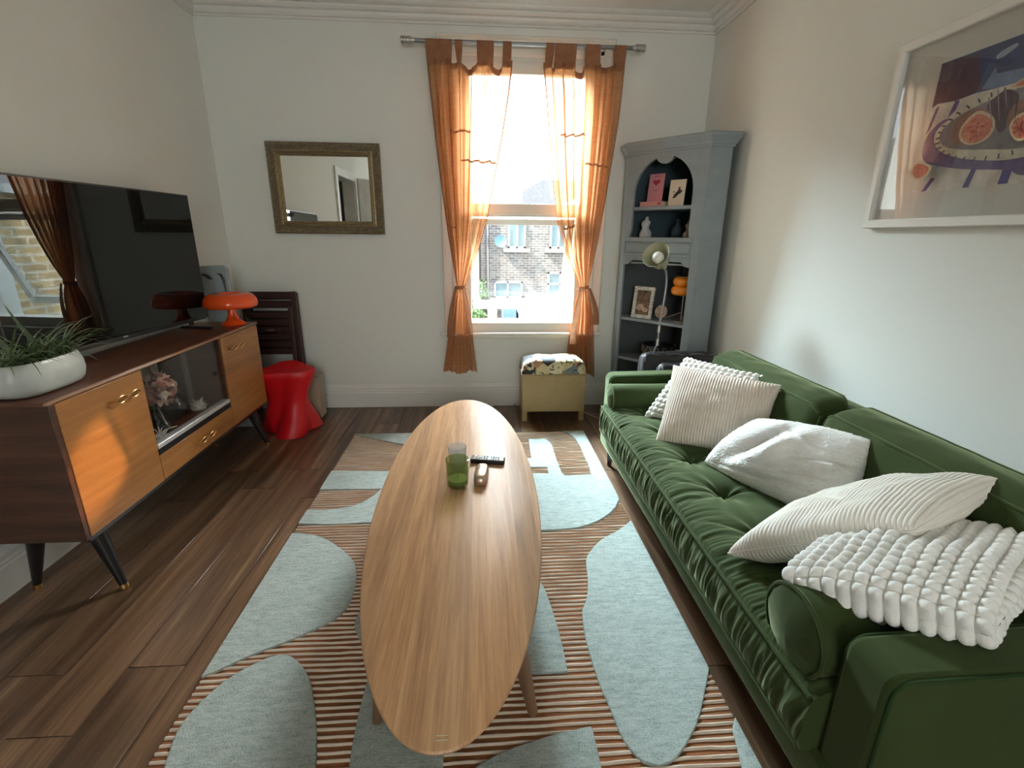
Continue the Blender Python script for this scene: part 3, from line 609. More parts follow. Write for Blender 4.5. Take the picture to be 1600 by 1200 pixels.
RUG = dict(
A=[(-0.82, 2.953), (-0.467, 2.953), (-0.1, 2.953), (-0.1, 2.80), (-0.206, 2.75), (-0.443, 2.765), (-0.525, 2.790), (-0.591, 2.828), (-0.7, 2.877), (-0.782, 2.925), (-.82, 2.945)],
B=[(-0.82, 2.437), (-0.502, 2.418), (-0.255, 2.40), (-0.214, 1.925), (-0.494, 1.929), (-0.665, 1.917), (-0.82, 1.934), (-0.82, 2.045), (-0.7, 2.039), (-0.599, 2.074), (-0.54, 2.148), (-0.512, 2.228), (-0.82, 2.235)],
D=[(-0.82, 1.858), (-0.749, 1.851), (-0.671, 1.817), (-0.584, 1.742), (-0.514, 1.665), (-0.487, 1.606), (-0.471, 1.533), (-0.466, 1.443), (-0.470, 1.403), (-0.491, 1.358), (-0.545, 1.316), (-0.611, 1.272), (-0.708, 1.223), (-0.778, 1.172), (-0.82, 1.148)],
E=[(-0.615, 1.218), (-0.584, 1.207), (-0.543, 1.173), (-0.502, 1.122), (-0.47, 1.054), (-0.438, 0.976), (-0.406, 0.875), (-0.401, 0.791), (-.44, .70), (-0.527, 0.66), (-0.67, 0.70), (-0.745, 0.80), (-0.775, 0.90), (-0.795, 0.973), (-0.794, 1.022), (-0.775, 1.08), (-0.738, 1.146), (-0.664, 1.205)],
F=[(-0.418, 1.42), (-0.429, 1.337), (-0.424, 1.315), (-0.394, 1.261), (-0.346, 1.185), (-0.336, 1.128), (-0.338, 1.056), (-0.337, 0.965), (-0.329, 0.869), (-0.316, 0.819), (-.30, .70), (-0.101, 0.70), (-0.102, 0.882), (-0.1, 1.024), (0.007, 1.108), (0.149, 1.109), (0.248, 1.108), (0.248, 1.227), (0.237, 1.367), (0.221, 1.49), (0.165, 1.611), (0.014, 1.658), (-0.263, 1.633)],
I=[(0.188, 0.925), (0.281, 0.939), (0.284, 0.913), (0.284, 0.854), (0.279, 0.70), (-0.08, 0.70), (-0.056, 0.804), (-0.03, 0.852), (0.036, 0.883), (0.077, 0.897)],
J=[(0.676, 1.887), (0.592, 1.807), (0.514, 1.759), (0.459, 1.699), (0.416, 1.638), (0.404, 1.58), (0.396, 1.506), (0.37, 1.406), (0.346, 1.361), (0.338, 1.34), (0.327, 1.256), (0.327, 1.161), (0.332, 1.056), (0.345, 0.977), (0.352, 0.909), (0.371, 0.86), (0.402, 0.832), (0.445, 0.831), (0.486, 0.853), (0.535, 0.899), (0.574, 0.941), (0.617, 1.004), (0.676, 1.095)],
K=[(0.297, 2.827), (0.404, 2.823), (0.432, 2.762), (0.431, 2.595), (0.434, 2.375), (0.444, 2.33), (0.592, 2.331), (0.602, 2.446), (0.604, 2.633), (0.6, 2.815), (0.572, 2.889), (0.535, 2.953), (0.676, 2.953), (0.676, 2.074), (0.623, 1.977), (0.543, 1.9), (0.466, 1.857), (0.389, 1.831), (0.072, 1.823), (0.092, 2.36), (0.361, 2.356), (0.364, 2.432), (0.095, 2.436), (0.1, 2.557), (0.286, 2.55)],
L=[(0.676, 0.944), (0.653, 0.915), (0.642, 0.873), (0.629, 0.827), (0.60, 0.70), (0.676, 0.70)])
for key, poly in RUG.items():
    p2 = []
    for i, p in enumerate(poly):           # round the bends a little, keep the straight rug edges
        a, b = poly[i - 1], poly[(i + 1) % len(poly)]
        edge = p[0] <= RX0 + .004 or p[0] >= RX1 - .004 or p[1] >= RY1 - .004
        d1 = Vector(p) - Vector(a); d2 = Vector(b) - Vector(p)
        if edge or d1.angle(d2, 0) > 1.1: p2.append(p)
        else: p2 += [tuple(lerp(Vector(p), Vector(a), .25)), tuple(lerp(Vector(p), Vector(b), .25))]
    mb = MB(); fill_poly(mb, p2, .006, .0165, lambda a, b, d: (a, b, d))
    mb.build('patch', M['rug_sage'], rug, 'pale sage pile shape', smooth=30, bevel=.003, seg=2)

# ------------------------------------------------------------------ coffee table
CTX, CTY, CTZ = -0.08, 1.533, 0.41
tb = thing('coffee_table', 'long oval oak coffee table with splayed round legs on the rug', 'table', (CTX, CTY, 0))
NN = 96
out = [(CTX + .268 * (abs(math.cos(a)) ** .97) * (1 if math.cos(a) > 0 else -1), CTY + .926 * math.sin(a)) for a in [2 * PI * i / NN for i in range(NN)]]
def inset(d): return [(CTX + (x - CTX) * (1 - d / .27), CTY + (y - CTY) * (1 - d / .93)) for x, y in out]
mb = MB(); rings = [(inset(.030), CTZ - .028), (inset(.012), CTZ - .020), (inset(.002), CTZ - .010), (out, CTZ - .005), (inset(.0015), CTZ - .0015), (inset(.004), CTZ)]
vs = [(x, y, z) for r, z in rings for x, y in r]
fs = [(i * NN + j, i * NN + (j + 1) % NN, (i + 1) * NN + (j + 1) % NN, (i + 1) * NN + j) for i in range(len(rings) - 1) for j in range(NN)]
fs += [tuple(range(NN - 1, -1, -1)), tuple(range((len(rings) - 1) * NN, len(rings) * NN))]
mb._add(vs, fs); mb.build('tabletop', M['table'], tb, smooth=40)
for sx in (-1, 1):
    for sy in (-1, 1):
        top = (CTX + sx * .148, CTY + sy * .60, CTZ - .03); foot = (CTX + sx * .207 + .004, CTY + sy * .548, .017)
        MB().tube([top, lerp(Vector(top), Vector(foot), .3), lerp(Vector(top), Vector(foot), .75), foot], [.019, .0205, .017, .0135], 16).build('leg', M['table_leg'], tb)
mb = MB()
for sx in (-1, 1): mb.box((CTX + sx * .14 - .012, CTY - .62, CTZ - .072), (CTX + sx * .14 + .012, CTY + .62, CTZ - .027))
for sy in (-1, 1): mb.box((CTX - .14, CTY + sy * .60 - .012, CTZ - .072), (CTX + .14, CTY + sy * .60 + .012, CTZ - .027))
mb.build('underframe', M['table_leg'], tb, bevel=.003)
# pale rectangular outline let into the near tip
mb = MB(); q = (-.074, .632)
mb.tube([(q[0] - .011, q[1] - .004, CTZ + .0003), (q[0] + .011, q[1] - .004, CTZ + .0003), (q[0] + .011, q[1] + .004, CTZ + .0003), (q[0] - .011, q[1] + .004, CTZ + .0003)], .0007, 6, closed=True)
mb.build('inlay', M['cream'], tb, 'small pale rectangular inlay at the near tip')

# things on the table
g = thing('candle_glass', 'green glass candle holder with wax in front of the ribbed tumbler', 'candle', (-.085, 1.523, CTZ))
gc = (-.085, 1.526, CTZ)
MB().lathe([(.0, .0), (.030, .0), (.034, .003), (.037, .012), (.041, .10), (.0412, .104), (.0392, .1045), (.0385, .10), (.0345, .016), (.0, .012)], gc, n=40).build('glass', M['green_glass'], g)
MB().lathe([(.0, .0125), (.0340, .0165), (.0352, .030), (.0, .031)], gc, n=32).build('wax', M['wax'], g, 'half burnt pale green wax')
MB().tube([(gc[0], gc[1], CTZ + .030), (gc[0] + .002, gc[1], CTZ + .042)], .001, 6).build('wick', M['black'], g)
g = thing('tumbler', 'clear ribbed glass tumbler behind the green candle holder', 'glass', (-.092, 1.66, CTZ))
MB().lathe([(.0, .0), (.026, .0), (.029, .004), (.0345, .088), (.0345, .0895), (.0325, .0895), (.027, .010), (.0, .008)], (-.092, 1.665, CTZ), n=72, rf=lambda th, h: 1 + .035 * math.cos(18 * th) * (1 if .006 < h else 0)).build('glass', M['tumbler'], g, smooth=60)
g = thing('remote_control', 'black remote control lying across the table beside the glasses', 'remote', (.02, 1.70, CTZ))
rx = Vector((.985, -.17, 0)); ry = Vector((.17, .985, 0)); rc = Vector((.022, 1.705, CTZ))
mb = MB(); mb.obox(rc + Vector((0, 0, .0095)), rx * .066, ry * .021, (0, 0, .0095)); mb.build('body', M['black'], g, bevel=.004)
def rbtn(u, v, a, b, m='grey_btn'):
    MB().obox(rc + rx * u + ry * v + Vector((0, 0, .0195)), rx * a, ry * b, (0, 0, .0012)).build('button', M.get(m) or M['steel_dark'], g, bevel=.0008)
M['grey_btn'] = plain('pale_grey_button', (.34, .35, .36), .5)
for i in range(4):
    for j in range(3): rbtn(.014 + i * .0095, -.010 + j * .010, .0028, .003)
for i in range(2):
    for j in range(3): rbtn(-.012 + i * .010, -.010 + j * .010, .0032, .002)
for v in (-.013, 0, .013): rbtn(-.058, v, .003, .003)
mb = MB(); mb.lathe([(0, .0), (.012, 0), (.012, .002), (.007, .0025), (0, .0025)], rc + rx * -.034 + Vector((0, 0, .0188)), n=20); mb.build('dial', M['grey_btn'], g, 'round grey navigation pad')
MB().obox(rc + rx * .058 + Vector((0, 0, .0192)), rx * .003, ry * .004, (0, 0, .0008)).build('power_button', M['white_plastic'], g)
g = thing('spectacle_case', 'small rounded bronze metallic case beside the green candle holder', 'case', (-.003, 1.56, CTZ))
cx_ = Vector((.99, -.10, 0)); cy_ = Vector((.10, .99, 0)); cc = Vector((-.003, 1.568, CTZ))
def pebble(mb, c, ax, ay, a, b, z0, z1, n=28, e=3.2):
    P = []
    for i in range(n):
        th = 2 * PI * i / n; cs, sn = math.cos(th), math.sin(th)
        r = (abs(cs) ** e + abs(sn) ** e) ** (-1 / e); row = []
        for k in range(9):
            t_ = k / 8; s_ = [0, .80, .94, 1, 1, .985, .92, .70, 0][k]; h = [0, .0, .10, .28, .48, .70, .86, .97, 1][k]
            row.append(c + ax * (a * r * cs * s_) + ay * (b * r * sn * s_) + Vector((0, 0, z0 + (z1 - z0) * h)))
        P.append(row)
    mb.grid(P, closeu=True)
mb = MB(); pebble(mb, cc, cx_, cy_, .025, .062, 0, .041); mb.build('case_body', M['bronze'], g, smooth=180, merge=.0002)
mb = MB(); mb.tube([cc + cx_ * (.0252 * math.copysign(abs(math.cos(a)) ** .625, math.cos(a))) + cy_ * (.0622 * math.copysign(abs(math.sin(a)) ** .625, math.sin(a))) + Vector((0, 0, .0165)) for a in [2 * PI * i / 40 for i in range(40)]], .0007, 5, closed=True); mb.build('seam', M['black'], g)

# ------------------------------------------------------------------ sideboard
FX, BX, SY0, SY1, SZ0, SZ1 = -1.333, -1.668, 1.488, 2.938, 0.25, 0.748
sb = thing('sideboard', 'vintage sideboard with teak doors, glass middle and black tapered legs along the left wall', 'sideboard', (-1.5, 2.21, 0))
MB().box((BX, SY0 - .012, SZ1 - .013), (FX - .004, SY1 + .006, SZ1)).build('top', M['mahogany'], sb, 'dark red polished top', bevel=.003)
MB().box((FX - .004, SY0 - .012, SZ1 - .011), (FX + .007, SY1 + .006, SZ1 - .001)).build('top_lip', M['lip'], sb, 'pale front edge of the top', bevel=.003)
for ya, yb in ((SY0, SY0 + .02), (SY1 - .02, SY1)): MB().box((BX, ya, SZ0), (FX + .002, yb, SZ1 - .013)).build('side_panel', M['mahogany_end'], sb, bevel=.002)
MB().box((BX, SY0 + .02, SZ0), (FX - .004, SY1 - .02, SZ0 + .02)).build('bottom', M['mahogany'], sb)
MB().box((BX, SY0 + .02, SZ0 + .02), (BX + .012, SY1 - .02, SZ1 - .018)).build('back', M['reeded'], sb, 'pale reeded back board')
GY0, GY1, DZ0 = 1.922, 2.505, .395
for ya in (GY0 - .018, GY1): MB().box((BX + .012, ya, SZ0 + .02), (FX - .004, ya + .018, SZ1 - .018)).build('divider', M['mahogany_end'], sb)
MB().box((BX + .012, GY0, DZ0 - .018), (FX - .01, GY1, DZ0)).build('shelf', M['mahogany'], sb)
def loop_handle(par, yc, z, w=.072, x=FX + .022):
    mb = MB(); n = 36
    for sgn in (1, -1):
        pts = [(x + .004 * math.sin(2 * PI * i / n) * sgn, yc - w + 2 * w * i / n, z + sgn * .0135 * math.sin(2 * PI * i / n)) for i in range(n + 1)]
        mb.tube(pts, .0024, 6)
    for s_ in (-1, 1): mb.tube([(FX + .002, yc + s_ * w, z), (x, yc + s_ * w, z)], .004, 8)
    mb.build('handle', M['brass'], par, 'twisted brass handle')
d1 = MB().box((FX - .016, SY0 + .022, SZ0 + .004), (FX + .003, GY0 - .012, SZ1 - .0145)).build('door', M['teak'], sb, bevel=.002); loop_handle(d1, 1.795, .665)
d2 = MB().box((FX - .016, GY1 + .014, SZ0 + .004), (FX + .003, SY1 - .004, SZ1 - .0145)).build('door', M['teak'], sb, bevel=.002); loop_handle(d2, 2.645, .664)
dw = MB().box((FX - .016, GY0 - .008, SZ0 + .006), (FX + .002, GY1 + .010, DZ0 - .030)).build('drawer', M['teak'], sb, bevel=.002); loop_handle(dw, 2.235, .312)
MB().box((FX - .03, GY0 - .006, DZ0 - .002), (FX + .004, GY1 + .006, DZ0 + .018)).build('track', M['alu'], sb, 'bright metal sliding track', bevel=.002)
MB().box((FX - .03, GY0 - .008, DZ0 - .028), (FX + .003, GY1 + .008, DZ0 - .002)).build('track_rail', M['black_wood'], sb, 'black rail under the track')
gm = (GY0 + GY1) / 2
for ya, yb, xx in ((GY0 + .002, gm + .012, FX - .008), (gm - .012, GY1 - .002, FX - .018)):
    p = MB().box((xx, ya, DZ0 + .012), (xx + .004, yb, SZ1 - .02)).build('glass_pane', M['glass'], sb)
    fy = ya + .03 if ya < gm - .05 else yb - .045
    mb = MB(); mb.lathe([(0, 0), (.011, 0), (.011, .003), (0, .003)], (xx + .004, fy, .565 if ya > gm - .05 else .50), (1, 0, 0), 16); mb.build('finger_pull', M['black'], p)
MB().box((BX + .01, SY0 + .03, SZ0 - .020), (FX - .012, SY1 - .03, SZ0)).build('plinth', M['black_wood'], sb)
for (tx, ty, fx_, fy_) in ((FX - .05, SY0 + .10, FX + .018, SY0 + .078), (FX - .05, SY1 - .125, FX + .012, SY1 - .100), (BX + .085, SY0 + .10, BX + .04, SY0 + .092), (BX + .085, SY1 - .125, BX + .04, SY1 - .100)):
    a, b = Vector((tx, ty, SZ0 - .012)), Vector((fx_, fy_, .010))
    lg = MB().tube([a, b], [.030, .0125], 18).build('leg', M['black_wood'], sb)
    MB().tube([lerp(a, b, .965), (b.x, b.y, .001)], [.0145, .0145], 14).build('ferrule', M['brass'], lg)
# things kept behind the glass
def frill(name, label, cat, c, r, n, mats, seed=1, wire=False):
    r_ = random.Random(seed); t_ = thing(name, label, cat, c)
    mb = MB()
    for i in range(n):
        d = Vector((r_.gauss(0, 1), r_.gauss(0, 1), r_.gauss(0, 1))).normalized(); p = Vector(c) + Vector((0, 0, r)) + d * r * r_.uniform(.5, 1.0)
        a = d.orthogonal().normalized(); b = d.cross(a); s_ = r * .26; P = []
        for k in range(4):
            P.append([p + a * s_ * (k / 3 - .5) * 2 * (1 - .3 * j / 2) + b * s_ * (j - 1) * .9 + d * (.20 * r * (abs(k - 1.5) / 1.5) + .1 * r * math.sin(k * 3 + j)) for j in range(3)])
        mb.grid(P, mi=i % len(mats))
    mb.build('petals', mats, t_, kind='stuff', smooth=180, recalc=False); return t_
sh = DZ0 + .0005
f_ = frill('silk_flower', 'pink artificial flower behind the sideboard glass', 'flower', (-1.425, 2.095, DZ0 + .125), .074, 130, [plain('petal_pink', (.56, .27, .22), .8), plain('petal_cream', (.66, .52, .42), .8)])
MB().tube([(-1.44, 2.095, DZ0 + .001), (-1.44, 2.095, DZ0 + .18)], .004, 6).build('stem', M['leaf'], f_)
mb = MB(); mb.lathe([(0, 0), (.04, 0), (.055, .02), (.035, .08), (.02, .12), (.028, .13), (.022, .13), (.016, .12), (0, .02)], (-1.44, 2.095, sh), n=20); mb.build('vase', M['dark_glass'], f_)
b_ = thing('decanter', 'squat smoky glass decanter behind the sideboard glass', 'decanter', (-1.50, 2.25, sh))
MB().lathe([(0, 0), (.06, 0), (.085, .03), (.09, .065), (.07, .11), (.03, .14), (.022, .175), (.03, .18), (.024, .18), (.016, .14), (0, .1)], (-1.50, 2.255, sh), n=28).build('body', M['dark_glass'], b_)
MB().sphere((-1.50, 2.255, sh + .195), .022, 14, 8).build('stopper', M['dark_glass'], b_)
def sprig(name, label, c, r, n, seed, cat):
    r_ = random.Random(seed); t_ = thing(name, label, cat, c); mb = MB()
    for i in range(n):
        d = Vector((r_.gauss(0, .5), r_.gauss(0, 1), abs(r_.gauss(0, .7)) + .1)).normalized(); p = Vector(c) + Vector((0, 0, .004)); L = r * r_.uniform(.5, 1.1)
        mb.tube([p, p + d * L * .5 + Vector((0, 0, .2 * L)), p + d * L], [.0032, .0025, .001], 5)
    mb.build('branches', M['shell'], t_, kind='stuff'); MB().lathe([(0, 0), (r * .5, 0), (r * .55, .006), (0, .008)], c, n=14).build('dish', M['shell'], t_)
sprig('coral_ornament', 'small white coral ornament behind the right glass pane', (-1.43, 2.40, sh), .062, 34, 4, 'ornament')
sprig('coral_sprig', 'white coral sprig lying behind the left glass pane', (-1.385, 2.02, sh), .07, 22, 8, 'ornament')

# ------------------------------------------------------------------ television
tv = thing('television', 'large black flat television standing on the sideboard', 'television', (-1.6, 2.3, SZ1))
TY0, TY1, TZ0, TZ1, TX = 1.745, 2.868, .790, 1.440, -1.60
MB().box((TX - .035, TY0, TZ0), (TX - .004, TY1, TZ1)).build('housing', M['black'], tv, bevel=.006)
MB().box((TX - .004, TY0, TZ0), (TX - .001, TY1, TZ1)).build('bezel', M['black'], tv, bevel=.001)
MB().box((TX - .002, TY0 + .007, TZ0 + .014), (TX, TY1 - .007, TZ1 - .007)).build('screen', M['screen'], tv, smooth=0)
MB().box((TX - .002, 2.245, TZ0 + .004), (TX + .0012, 2.272, TZ0 + .010)).build('badge', M['steel'], tv, 'tiny silver badge')
MB().box((TX - .03, TY0 + .02, TZ0 - .006), (TX - .002, TY1 - .02, TZ0)).build('lower_rim', M['black'], tv)
for yy in (TY0 + .14, TY1 - .13):
    mb = MB(); mb.tube([(TX - .018, yy, TZ0 + .005), (TX - .018, yy, SZ1 + .016)], [.014, .012], 8); mb.bar((TX - .075, yy, SZ1 + .006), (TX + .105, yy - .02, SZ1 + .006), .020, .011)
    mb.build('foot', M['black'], tv, bevel=.003)

for o in tv.children:                     # the set is turned a little towards the seats
    for v in o.data.vertices:
        dx, dy = v.co.x + 1.6, v.co.y - 2.3; a = math.radians(-4.3); v.co.x = -1.6 + dx * math.cos(a) - dy * math.sin(a); v.co.y = 2.3 + dx * math.sin(a) + dy * math.cos(a)

# ------------------------------------------------------------------ planter with spider plants
pt = thing('planter', 'low oblong pale stoneware planter of spider plants on the near end of the sideboard', 'plant', (-1.46, 1.62, SZ1))
PC = Vector((-1.462, 1.628, SZ1)); PA, PB, PH = .150, .082, .108
mb = MB(); P = []
for i in range(48):
    th = 2 * PI * i / 48; cs, sn = math.cos(th), math.sin(th); r = (abs(cs) ** 3 + abs(sn) ** 3) ** (-1 / 3); row = []
    for s_, h in ((0, 0), (.72, 0), (.86, .06), (.95, .18), (1, .42), (.985, .68), (.93, .90), (.90, .985), (.875, 1), (.85, .97), (.84, .86), (0, .86)):
        row.append(PC + Vector((sn * PB * r * s_, cs * PA * r * s_, PH * h)))
    P.append(row)
mb.grid(P, closeu=True); mb.build('pot', M['pot'], pt, smooth=60, merge=.0003)
MB().prism([(PC.x + PB * .80 * math.sin(2 * PI * i / 24), PC.y + PA * .82 * math.cos(2 * PI * i / 24)) for i in range(24)], SZ1 + PH * .85, SZ1 + PH * .92).build('soil', M['soil'], pt)
rr = random.Random(11)
def leafstrip(p0, d, L, w, droop, up, mat='leaf', n=9):
    d = Vector(d).normalized(); side = d.cross(Vector((0, 0, 1))).normalized(); P = []
    for i in range(n):
        t_ = i / (n - 1); c = Vector(p0) + d * L * t_ * (1 - .15 * t_) + Vector((0, 0, up * L * t_ - droop * L * t_ * t_)); ww = w * (1 - t_) ** .6 * (.6 + .4 * min(1, t_ * 5))
        P.append([c - side * ww + Vector((0, 0, ww * .5)), c, c + side * ww + Vector((0, 0, ww * .5))])
    MB().grid(P).build('leaf', M[mat], pt, smooth=180, recalc=False)
for i in range(170):
    a = rr.uniform(0, 2 * PI); p0 = (PC.x + rr.uniform(-.04, .04), PC.y + rr.uniform(-.115, .115), SZ1 + PH * .9); L = rr.uniform(.07, .20)
    dx = math.cos(a) * .8 + .25
    leafstrip(p0, (dx, math.sin(a) * .9, 0), L, rr.uniform(.0025, .0045), min(rr.uniform(.3, 1.0), .55 + L), rr.uniform(.55, 1.25), rr.choice(['leaf', 'leaf', 'leaf_pale']))
for (yo, dx, dy, L, up, dr, w) in ((.125, .15, 1, .20, 1.15, .65, .004), (.13, .1, 1, .27, .75, .66, .004), (.13, .25, 1, .24, .62, .60, .004), (.13, .3, 1, .20, .62, .66, .004), (.12, .95, .45, .13, .25, .55, .005), (.12, .55, .9, .10, .7, .5, .005)):
    leafstrip((PC.x - .01, PC.y + yo - .02, SZ1 + PH * .9), (dx, dy, 0), L, w, dr, up, 'leaf_pale', 12)
for (yo, dx, dy, L, up, dr, w) in ((-.045, .05, -.6, .16, 1.6, .15, .013), (.045, .05, -.45, .12, 1.75, .1, .009), (.06, .05, -.5, .105, 1.5, .1, .008)):
    leafstrip((PC.x, PC.y + yo, SZ1 + PH * .88), (dx, dy, 0), L, w, dr, up, 'leaf_thick', 10)

# ------------------------------------------------------------------ orange mushroom lamp
ml = thing('table_lamp', 'glossy orange mushroom shaped table lamp on the far end of the sideboard', 'lamp', (-1.416, 2.852, SZ1))
lc = (-1.416, 2.852, SZ1)
MB().lathe([(0, 0), (.062, 0), (.064, .006), (.058, .014), (.040, .024), (.028, .045), (.022, .075), (.021, .11), (0, .11)], lc, n=36).build('base', M['orange_gloss'], ml)
MB().lathe([(.020, .098), (.09, .096), (.128, .100), (.138, .108), (.1405, .122), (.137, .142), (.122, .164), (.105, .176), (.060, .178), (.052, .174), (.046, .160), (.040, .150), (0, .148)], lc, n=56).build('lamp_shade', M['orange_gloss'], ml, smooth=60)

# ------------------------------------------------------------------ behind the sideboard: red stool, box, dark folding chairs, grey panel
st = thing('stool', 'red moulded plastic stool with flared foot beside the sideboard', 'stool', (-1.20, 3.06, 0))
P = []; sc_ = (-1.255, 3.090)
for i in range(72):
    th = 2 * PI * i / 72; row = [(sc_[0], sc_[1], .006)]
    for k in range(21):
        t_ = k / 20; z = .004 + .418 * t_
        Rr = interp([(0, .158), (.12, .150), (.30, .126), (.5, .110), (.7, .122), (.85, .142), (.97, .160), (1, .152)], t_)
        ph_ = -PI / 2 + .25 + (PI / 3) * t_ ** .8
        c_ = math.cos(3 * (th - ph_)); lob = 1 + .27 * (c_ if c_ > 0 else c_ * (.75 - .45 * t_)) - .05 * math.cos(6 * (th - ph_))
        row.append((sc_[0] + Rr * lob * math.cos(th), sc_[1] + Rr * lob * math.sin(th), z + (.006 * max(0, c_) if t_ > .9 else 0)))
    row.append((sc_[0], sc_[1], .418)); P.append(row)
MB().grid(P, closeu=True).build('seat', M['red'], st, smooth=48, merge=.0004)
cb = thing('cardboard_box', 'plain cardboard box standing behind the red stool', 'box', (-1.26, 3.33, 0))
mb = MB(); mb.box((-1.36, 3.29, .001), (-1.13, 3.40, .30)); mb.build('body', M['card_brown'], cb, bevel=.003)
for a in (0, 1): MB().box((-1.36, 3.29 + a * .056, .3005), (-1.13, 3.344 + a * .056, .304)).build('flap', M['card_brown'], cb)
def folding_chair(yb, z1, label, dx=0.0):
    ch = thing('folding_chair', label, 'chair', (-1.42 + dx, yb, 0), 'folded chairs against the wall')
    lean = -.05
    def q(x, z, d=0): return (x + dx, yb + lean * (1 - z / .87) - d, z)
    for xx in (-1.612, -1.262):
        MB().bar(q(xx, .006), q(xx - (.0 if xx < -1.5 else .02), z1), .034, .022, (0, 1, 0)).build('stile', M['dark_wood'], ch, bevel=.003)
    for xx in (-1.580, -1.300):
        MB().bar(q(xx, .10, .028), q(xx, .775, .028), .028, .020, (0, 1, 0)).build('rear_leg', M['dark_wood'], ch, bevel=.003)
    for z in (z1 - .025, z1 - .085): MB().bar(q(-1.61, z), q(-1.275, z), .046, .016, (0, 1, 0)).build('back_slat', M['dark_wood'], ch, bevel=.003)
    for i, z in enumerate((.715, .665, .615, .565, .515, .465)):
        sl_ = MB().bar(q(-1.58, z, .03), q(-1.30, z, .03), .040, .014, (0, 1, 0)).build('seat_slat', M['dark_wood'], ch, bevel=.003)
        if i == 2 and dx == 0:
            mb = MB(); c = Vector(q(-1.445, z, .0395)); mb.prism([(c.x + .036 * math.cos(a), c.z + .008 * math.sin(a)) for a in [2 * PI * k / 20 for k in range(20)]], c.y, c.y - .002, lambda a, b, d: (a, d, b)); mb.build('maker_plate', M['steel'], sl_, 'small oval silver plate')
folding_chair(3.435, .872, 'dark slatted folding chair with a small silver plate, front of the two leaning ones')
folding_chair(3.498, .858, 'dark slatted folding chair leaning flat on the wall behind the front one', -.012)
gp = thing('folded_step_stool', 'blue grey plastic folded step with handle slots in the corner behind the television', 'step stool', (-1.64, 3.12, 0))
poly = [(-1.703, .002), (-1.520, .002), (-1.548, 1.035), (-1.566, 1.062), (-1.703, 1.056)]
MB().prism(poly, 3.13, 3.16, lambda a, b, d: (a, d, b)).build('panel', M['grey_plastic'], gp, bevel=.006)
mb = MB(); mb.tube([(-1.700, 3.128, 1.005), (-1.675, 3.127, 1.000), (-1.655, 3.126, .985), (-1.640, 3.127, .978)], [.004, .009, .010, .003], 8); mb.build('slot', M['black'], gp)
mb = MB(); mb.tube([(-1.603, 3.128, 1.012), (-1.582, 3.126, 1.003), (-1.571, 3.126, .97), (-1.568, 3.127, .90)], [.004, .008, .008, .004], 8); mb.build('slot', M['black'], gp)

# ------------------------------------------------------------------ wall mirror
mr = thing('mirror', 'wall mirror in a carved antique gilt frame left of the window', 'mirror', (-1.0, 3.5, 1.53))
MX0, MX1, MZ0, MZ1 = -1.372, -.650, 1.252, 1.815
def frame_ring(x0, x1, z0, z1, prof):   # prof: (inset, y) closed strip
    mb = MB(); vs = []
    for (i, y) in prof: vs += [(x0 + i, y, z0 + i), (x1 - i, y, z0 + i), (x1 - i, y, z1 - i), (x0 + i, y, z1 - i)]
    k = len(prof); fs = [(a * 4 + j, a * 4 + (j + 1) % 4, ((a + 1) % k) * 4 + (j + 1) % 4, ((a + 1) % k) * 4 + j) for a in range(k) for j in range(4)]
    mb._add(vs, fs); return mb
frame_ring(MX0, MX1, MZ0, MZ1, [(0, YB - .001), (0, YB - .030), (.006, YB - .036), (.046, YB - .028), (.052, YB - .022), (.052, YB - .001)]).build('frame', M['gilt_dark'], mr, smooth=25)
frame_ring(MX0, MX1, MZ0, MZ1, [(.048, YB - .001), (.048, YB - .033), (.056, YB - .036), (.064, YB - .026), (.070, YB - .030), (.078, YB - .020), (.082, YB - .012), (.082, YB - .001)]).build('inner_frame', M['gilt'], mr, 'brighter gilt inner lip', smooth=25)
mb = MB(); rr = random.Random(5)
def carve(x, z): 
    for _ in range(2): mb.sphere((x + rr.uniform(-.012, .012), YB - .034, z + rr.uniform(-.012, .012)), rr.uniform(.005, .009), 6, 4, sq=(1, .7, 1))
n = 44
for i in range(n):
    for z in (MZ0 + .027, MZ1 - .027): carve(lerp(MX0 + .02, MX1 - .02, i / (n - 1)), z)
for i in range(34):
    for x in (MX0 + .027, MX1 - .027): carve(x, lerp(MZ0 + .05, MZ1 - .05, i / 33))
mb.build('carving', M['gilt_dark'], mr, kind='stuff')
MB().box((MX0 + .075, YB - .013, MZ0 + .075), (MX1 - .075, YB - .010, MZ1 - .075)).build('glass', M['mirror'], mr, smooth=0)

# ------------------------------------------------------------------ curtain rod and curtains
RY, RZ = 3.425, 2.372
rd = thing('curtain_rod', 'brushed steel curtain rod with ribbed cylinder ends above the window', 'curtain rod', (.28, RY, RZ))
MB().tube([(-.40, RY, RZ), (.965, RY, RZ)], .0115, 14).build('rod', M['steel_dark'], rd)
for sx, x0 in ((-1, -.385), (1, .955)):
    mb = MB(); mb.lathe([(0, 0), (.014, 0), (.014, .018), (.022, .020), (.022, .028), (.019, .030), (.022, .032), (.022, .045), (.019, .047), (.022, .049), (.022, .062), (.019, .064), (.022, .066), (.022, .078), (.018, .082), (0, .082)], (x0, RY, RZ), (sx, 0, 0), 24); mb.build('finial', M['steel'], rd)
for x in (-.31, .895):
    mb = MB(); mb.tube([(x, RY, RZ), (x, YB - .002, RZ)], .007, 8); mb.lathe([(0, 0), (.022, 0), (.022, .008), (0, .008)], (x, YB - .010, RZ), (0, 1, 0), 16); mb.build('bracket', M['steel_dark'], rd)
LO = [(2.379, -.327), (2.074, -.301), (1.823, -.279), (1.52, -.248), (1.24, -.215), (.988, -.178), (.915, -.165), (.813, -.200), (.679, -.222), (.495, -.245), (.29, -.279)]
